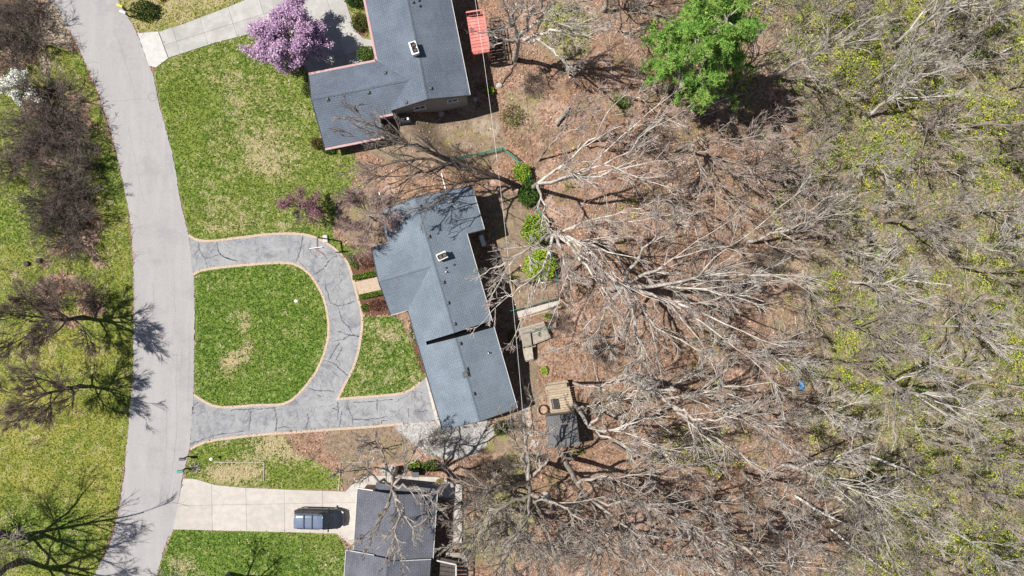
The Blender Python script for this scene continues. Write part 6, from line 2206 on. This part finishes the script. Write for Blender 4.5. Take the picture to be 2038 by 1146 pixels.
for (px, py, mt, lab) in ((788, 936, 'black_metal', 'dark wheeled bin by the walk of the lowest house'), (830, 937, 'blue_tarp', 'bluish wheeled bin behind the lowest house')):
    b = at(px, py)
    t = thing('wheeled_bin', lab, 'bin', b)
    m = M()
    vs = []
    for z, w_, d_ in ((0.05, 0.24, 0.26), (0.95, 0.3, 0.34)):
        vs += [(b[0] + sx * w_, b[1] + sy * d_, b[2] + z) for sx, sy in ((-1, -1), (1, -1), (1, 1), (-1, 1))]
    m.add(vs, [(3, 2, 1, 0), (4, 5, 6, 7)] + [(i, (i + 1) % 4, 4 + (i + 1) % 4, 4 + i) for i in range(4)])
    m.build('body', 'vent_metal' if mt == 'blue_tarp' else mt, t)
    M().box((b[0], b[1], b[2] + 0.99), (0.66, 0.74, 0.07), (1, 0, 0), bev=0.02).build('lid', 'vent_metal' if mt == 'blue_tarp' else mt, t)
    for s_ in (-1, 1):
        M().tube([(b[0] + s_ * 0.25, b[1] + 0.3, b[2] + 0.1), (b[0] + s_ * 0.3, b[1] + 0.3, b[2] + 0.1)], 0.1, 12).build('wheel', 'rubber', t)
    M().tube([(b[0] - 0.25, b[1] + 0.4, b[2] + 0.92), (b[0] + 0.25, b[1] + 0.4, b[2] + 0.92)], 0.02, 6).build('handle', 'rubber', t)
# fire ring and bench by the shed
b = at(1081, 815)
t = thing('fire_pit', 'round rusty fire ring left of the plank deck', 'fire pit', b)
M().lathe((b[0], b[1], b[2] - 0.05), [(0.5, 0), (0.5, 0.4), (0.44, 0.4), (0.44, 0.08), (0.02, 0.08)], 20).build('ring', 'flue_clay', t)
M().lathe((b[0], b[1], b[2] + 0.04), [(0.42, 0), (0.36, 0.04)], 14).build('ash', 'log_bark', t)
b = at(1103, 803, 0.2)
t = thing('garden_bench', 'black slatted bench on the plank deck', 'bench', b)
for k_ in range(4):
    M().box((b[0] - 0.22 + k_ * 0.15, b[1], 0.64), (0.11, 1.05, 0.035), (1, 0.2, 0)).build('seat_slat', 'black_metal', t)
for s1_, s2_ in ((-1, -1), (-1, 1), (1, -1), (1, 1)):
    M().tube([(b[0] + s1_ * 0.2, b[1] + s2_ * 0.42, 0.2), (b[0] + s1_ * 0.2, b[1] + s2_ * 0.42, 0.63)], 0.03, 6).build('leg', 'black_metal', t)
b = at(1082, 775, 0.2)
o = M().box((at(1107, 768, 0.2)[0], at(1107, 768, 0.2)[1], 0.42), (2.1, 0.4, 0.4), (1, 0.15, 0), bev=0.03).build('deck_box', 'timber_tan')
tag(o, 'long tan timber box at the upper end of the plank deck', 'box')
# blue tarp
rs = np.random.RandomState(3)
b = at(1595, 765)
m = M()
N_ = 7
vs = []
for i in range(N_):
    for j in range(N_):
        u, v = i / (N_ - 1) - 0.5, j / (N_ - 1) - 0.5
        hgt_ = 0.45 * max(0, 1 - 3.2 * (u * u + v * v)) + rs.uniform(0, 0.08)
        vs.append((b[0] + u * 0.5 + rs.uniform(-.03, .03), b[1] + v * 1.05 + rs.uniform(-.03, .03), b[2] + 0.03 + hgt_))
m.add(vs, [(i * N_ + j, (i + 1) * N_ + j, (i + 1) * N_ + j + 1, i * N_ + j + 1) for i in range(N_ - 1) for j in range(N_ - 1)])
tag(m.build('crumpled_tarp', 'blue_tarp'), 'crumpled bright blue tarp lying in the woods', 'tarp')


# ------------------------------------------------------------------ the car
def loft(stations, ring):
    """stations: list of (x, params); ring(params) -> list of (y, z)"""
    m = M()
    vs, fs = [], []
    k = None
    for x, p in stations:
        r = ring(p)
        k = len(r)
        vs += [(x, y, z) for y, z in r]
    n_ = len(stations)
    for i in range(n_ - 1):
        for j in range(k - 1):
            fs.append((i * k + j, (i + 1) * k + j, (i + 1) * k + j + 1, i * k + j + 1))
    fs.append(tuple(range(k - 1, -1, -1)))
    fs.append(tuple((n_ - 1) * k + j for j in range(k)))
    m.add(vs, fs)
    return m


def place(m, c, rz):
    ca, sa = math.cos(rz), math.sin(rz)
    m.v = [(c[0] + x * ca - y * sa, c[1] + x * sa + y * ca, c[2] + z) for x, y, z in m.v]
    return m


cb = at(640, 1027)
cb[2] = 0.045
crz = math.radians(-1.5)
car = thing('parked_minivan', 'black minivan with silvery roof parked on the lower concrete drive', 'car', cb)
# x: rear -2.4 .. front 2.4
body_st = [(-2.44, (0.55, 0.52, 0.90)), (-2.38, (0.74, 0.42, 0.98)), (-2.27, (0.86, 0.34, 1.03)), (-2.05, (0.93, 0.28, 1.06)), (-1.4, (0.96, 0.26, 1.07)), (0.0, (0.97, 0.26, 1.06)), (1.0, (0.96, 0.26, 1.04)), (1.45, (0.95, 0.27, 1.00)), (1.85, (0.91, 0.29, 0.94)), (2.1, (0.84, 0.32, 0.87)), (2.28, (0.72, 0.36, 0.79)), (2.4, (0.54, 0.42, 0.70)), (2.46, (0.34, 0.47, 0.62))]


def body_ring(p):
    w, zb_, zt = p
    h = zt - zb_
    pts = [(-w * 0.9, zb_), (-w, zb_ + 0.25 * h), (-w, zb_ + 0.6 * h), (-w * 0.97, zb_ + 0.85 * h), (-w * 0.88, zt), (-w * 0.45, zt + 0.035), (0, zt + 0.05)]
    return pts + [(-y, z) for y, z in pts[-2::-1]]


place(loft(body_st, body_ring), cb, crz).build('body', 'car_black', car, smooth=True)
gl_st = [(-2.3, (0.84, 1.03, 0.80, 1.10)), (-2.18, (0.88, 1.04, 0.74, 1.60)), (-1.2, (0.90, 1.05, 0.75, 1.68)), (0.0, (0.90, 1.05, 0.75, 1.69)), (0.55, (0.90, 1.04, 0.73, 1.62)), (1.0, (0.88, 1.03, 0.76, 1.33)), (1.36, (0.84, 1.00, 0.80, 1.06))]


def gl_ring(p):
    w0_, z0_, w1_, z1_ = p
    pts = [(-w0_, z0_), (-w1_, z1_ - 0.03), (-w1_ * 0.9, z1_), (0, z1_ + 0.02)]
    return pts + [(-y, z) for y, z in pts[-2::-1]]


place(loft(gl_st, gl_ring), cb, crz).build('windows', 'glass', car, smooth=False)
rf_st = [(-2.26, (0.50, 1.57)), (-2.2, (0.64, 1.60)), (-2.08, (0.71, 1.635)), (-1.9, (0.74, 1.665)), (-1.2, (0.755, 1.69)), (0.0, (0.755, 1.70)), (0.35, (0.735, 1.67)), (0.48, (0.69, 1.645)), (0.55, (0.6, 1.63))]


def rf_ring(p):
    w, z = p
    pts = [(-w, z - 0.05), (-w * 0.97, z), (-w * 0.5, z + 0.03), (0, z + 0.04)]
    return pts + [(-y, zz) for y, zz in pts[-2::-1]]


rf = place(loft(rf_st, rf_ring), cb, crz).build('roof', 'car_silver', car, smooth=True)
for x in (-1.25, -0.45):
    place(M().box((x, 0, 1.80), (0.09, 1.4, 0.04)), cb, crz).build('crossbar', 'black_metal', rf)
for s_ in (-1, 1):
    place(M().tube([(-1.9, s_ * 0.68, 1.72), (-1.8, s_ * 0.68, 1.79), (0.2, s_ * 0.68, 1.80), (0.3, s_ * 0.68, 1.72)], 0.025, 6), cb, crz).build('roof_rail', 'black_metal', rf)
    mr = place(M().box((0.98, s_ * 1.06, 1.08), (0.12, 0.24, 0.17), bev=0.03), cb, crz).build('side_mirror', 'car_black', car)
    place(M().box((2.2, s_ * 0.62, 0.72), (0.24, 0.3, 0.14), (1, -0.5 * s_, 0), bev=0.03), cb, crz).build('headlight', 'lamp_glass', car)
    place(M().box((-2.36, s_ * 0.76, 0.95), (0.1, 0.16, 0.36), bev=0.02), cb, crz).build('tail_light', 'red_lens', car)
    # window pillars
    for x0_, x1_ in ((0.62, 0.55), (-0.55, -0.5), (-1.55, -1.5)):
        place(M().bar((x0_, s_ * 0.905, 1.05), (x1_, s_ * 0.755, 1.66), 0.09, 0.03), cb, crz).build('pillar', 'car_black', car)
    place(M().bar((1.36, s_ * 0.83, 1.06), (0.5, s_ * 0.73, 1.655), 0.08, 0.05), cb, crz).build('pillar', 'car_black', car)
    for x in (-1.5, 1.52):
        ty = []
        for r_, y_ in ((0.22, 0.76), (0.31, 0.75), (0.335, 0.79), (0.335, 0.92), (0.31, 0.955), (0.22, 0.95)):
            ty.append((r_, y_))
        m = M()
        vs, fs = [], []
        for r_, y_ in ty:
            for j in range(20):
                a = 2 * math.pi * j / 20
                vs.append((x + r_ * math.cos(a), s_ * y_, 0.335 + r_ * math.sin(a)))
        for i in range(len(ty) - 1):
            fs += [(i * 20 + j, i * 20 + (j + 1) % 20, (i + 1) * 20 + (j + 1) % 20, (i + 1) * 20 + j) for j in range(20)]
        m.add(vs, fs)
        wh = place(m, cb, crz).build('wheel', 'rubber', car, smooth=True)
        place(M().tube([(x, s_ * 0.8, 0.335), (x, s_ * 0.94, 0.335)], 0.225, 16), cb, crz).build('rim', 'galvanised', wh)
place(M().box((-2.42, 0, 0.52), (0.08, 1.5, 0.2), bev=0.03), cb, crz).build('rear_bumper', 'car_black', car)
place(M().bar((1.18, -0.55, 1.24), (1.3, 0.3, 1.17), 0.03, 0.02), cb, crz).build('wiper', 'rubber', car)
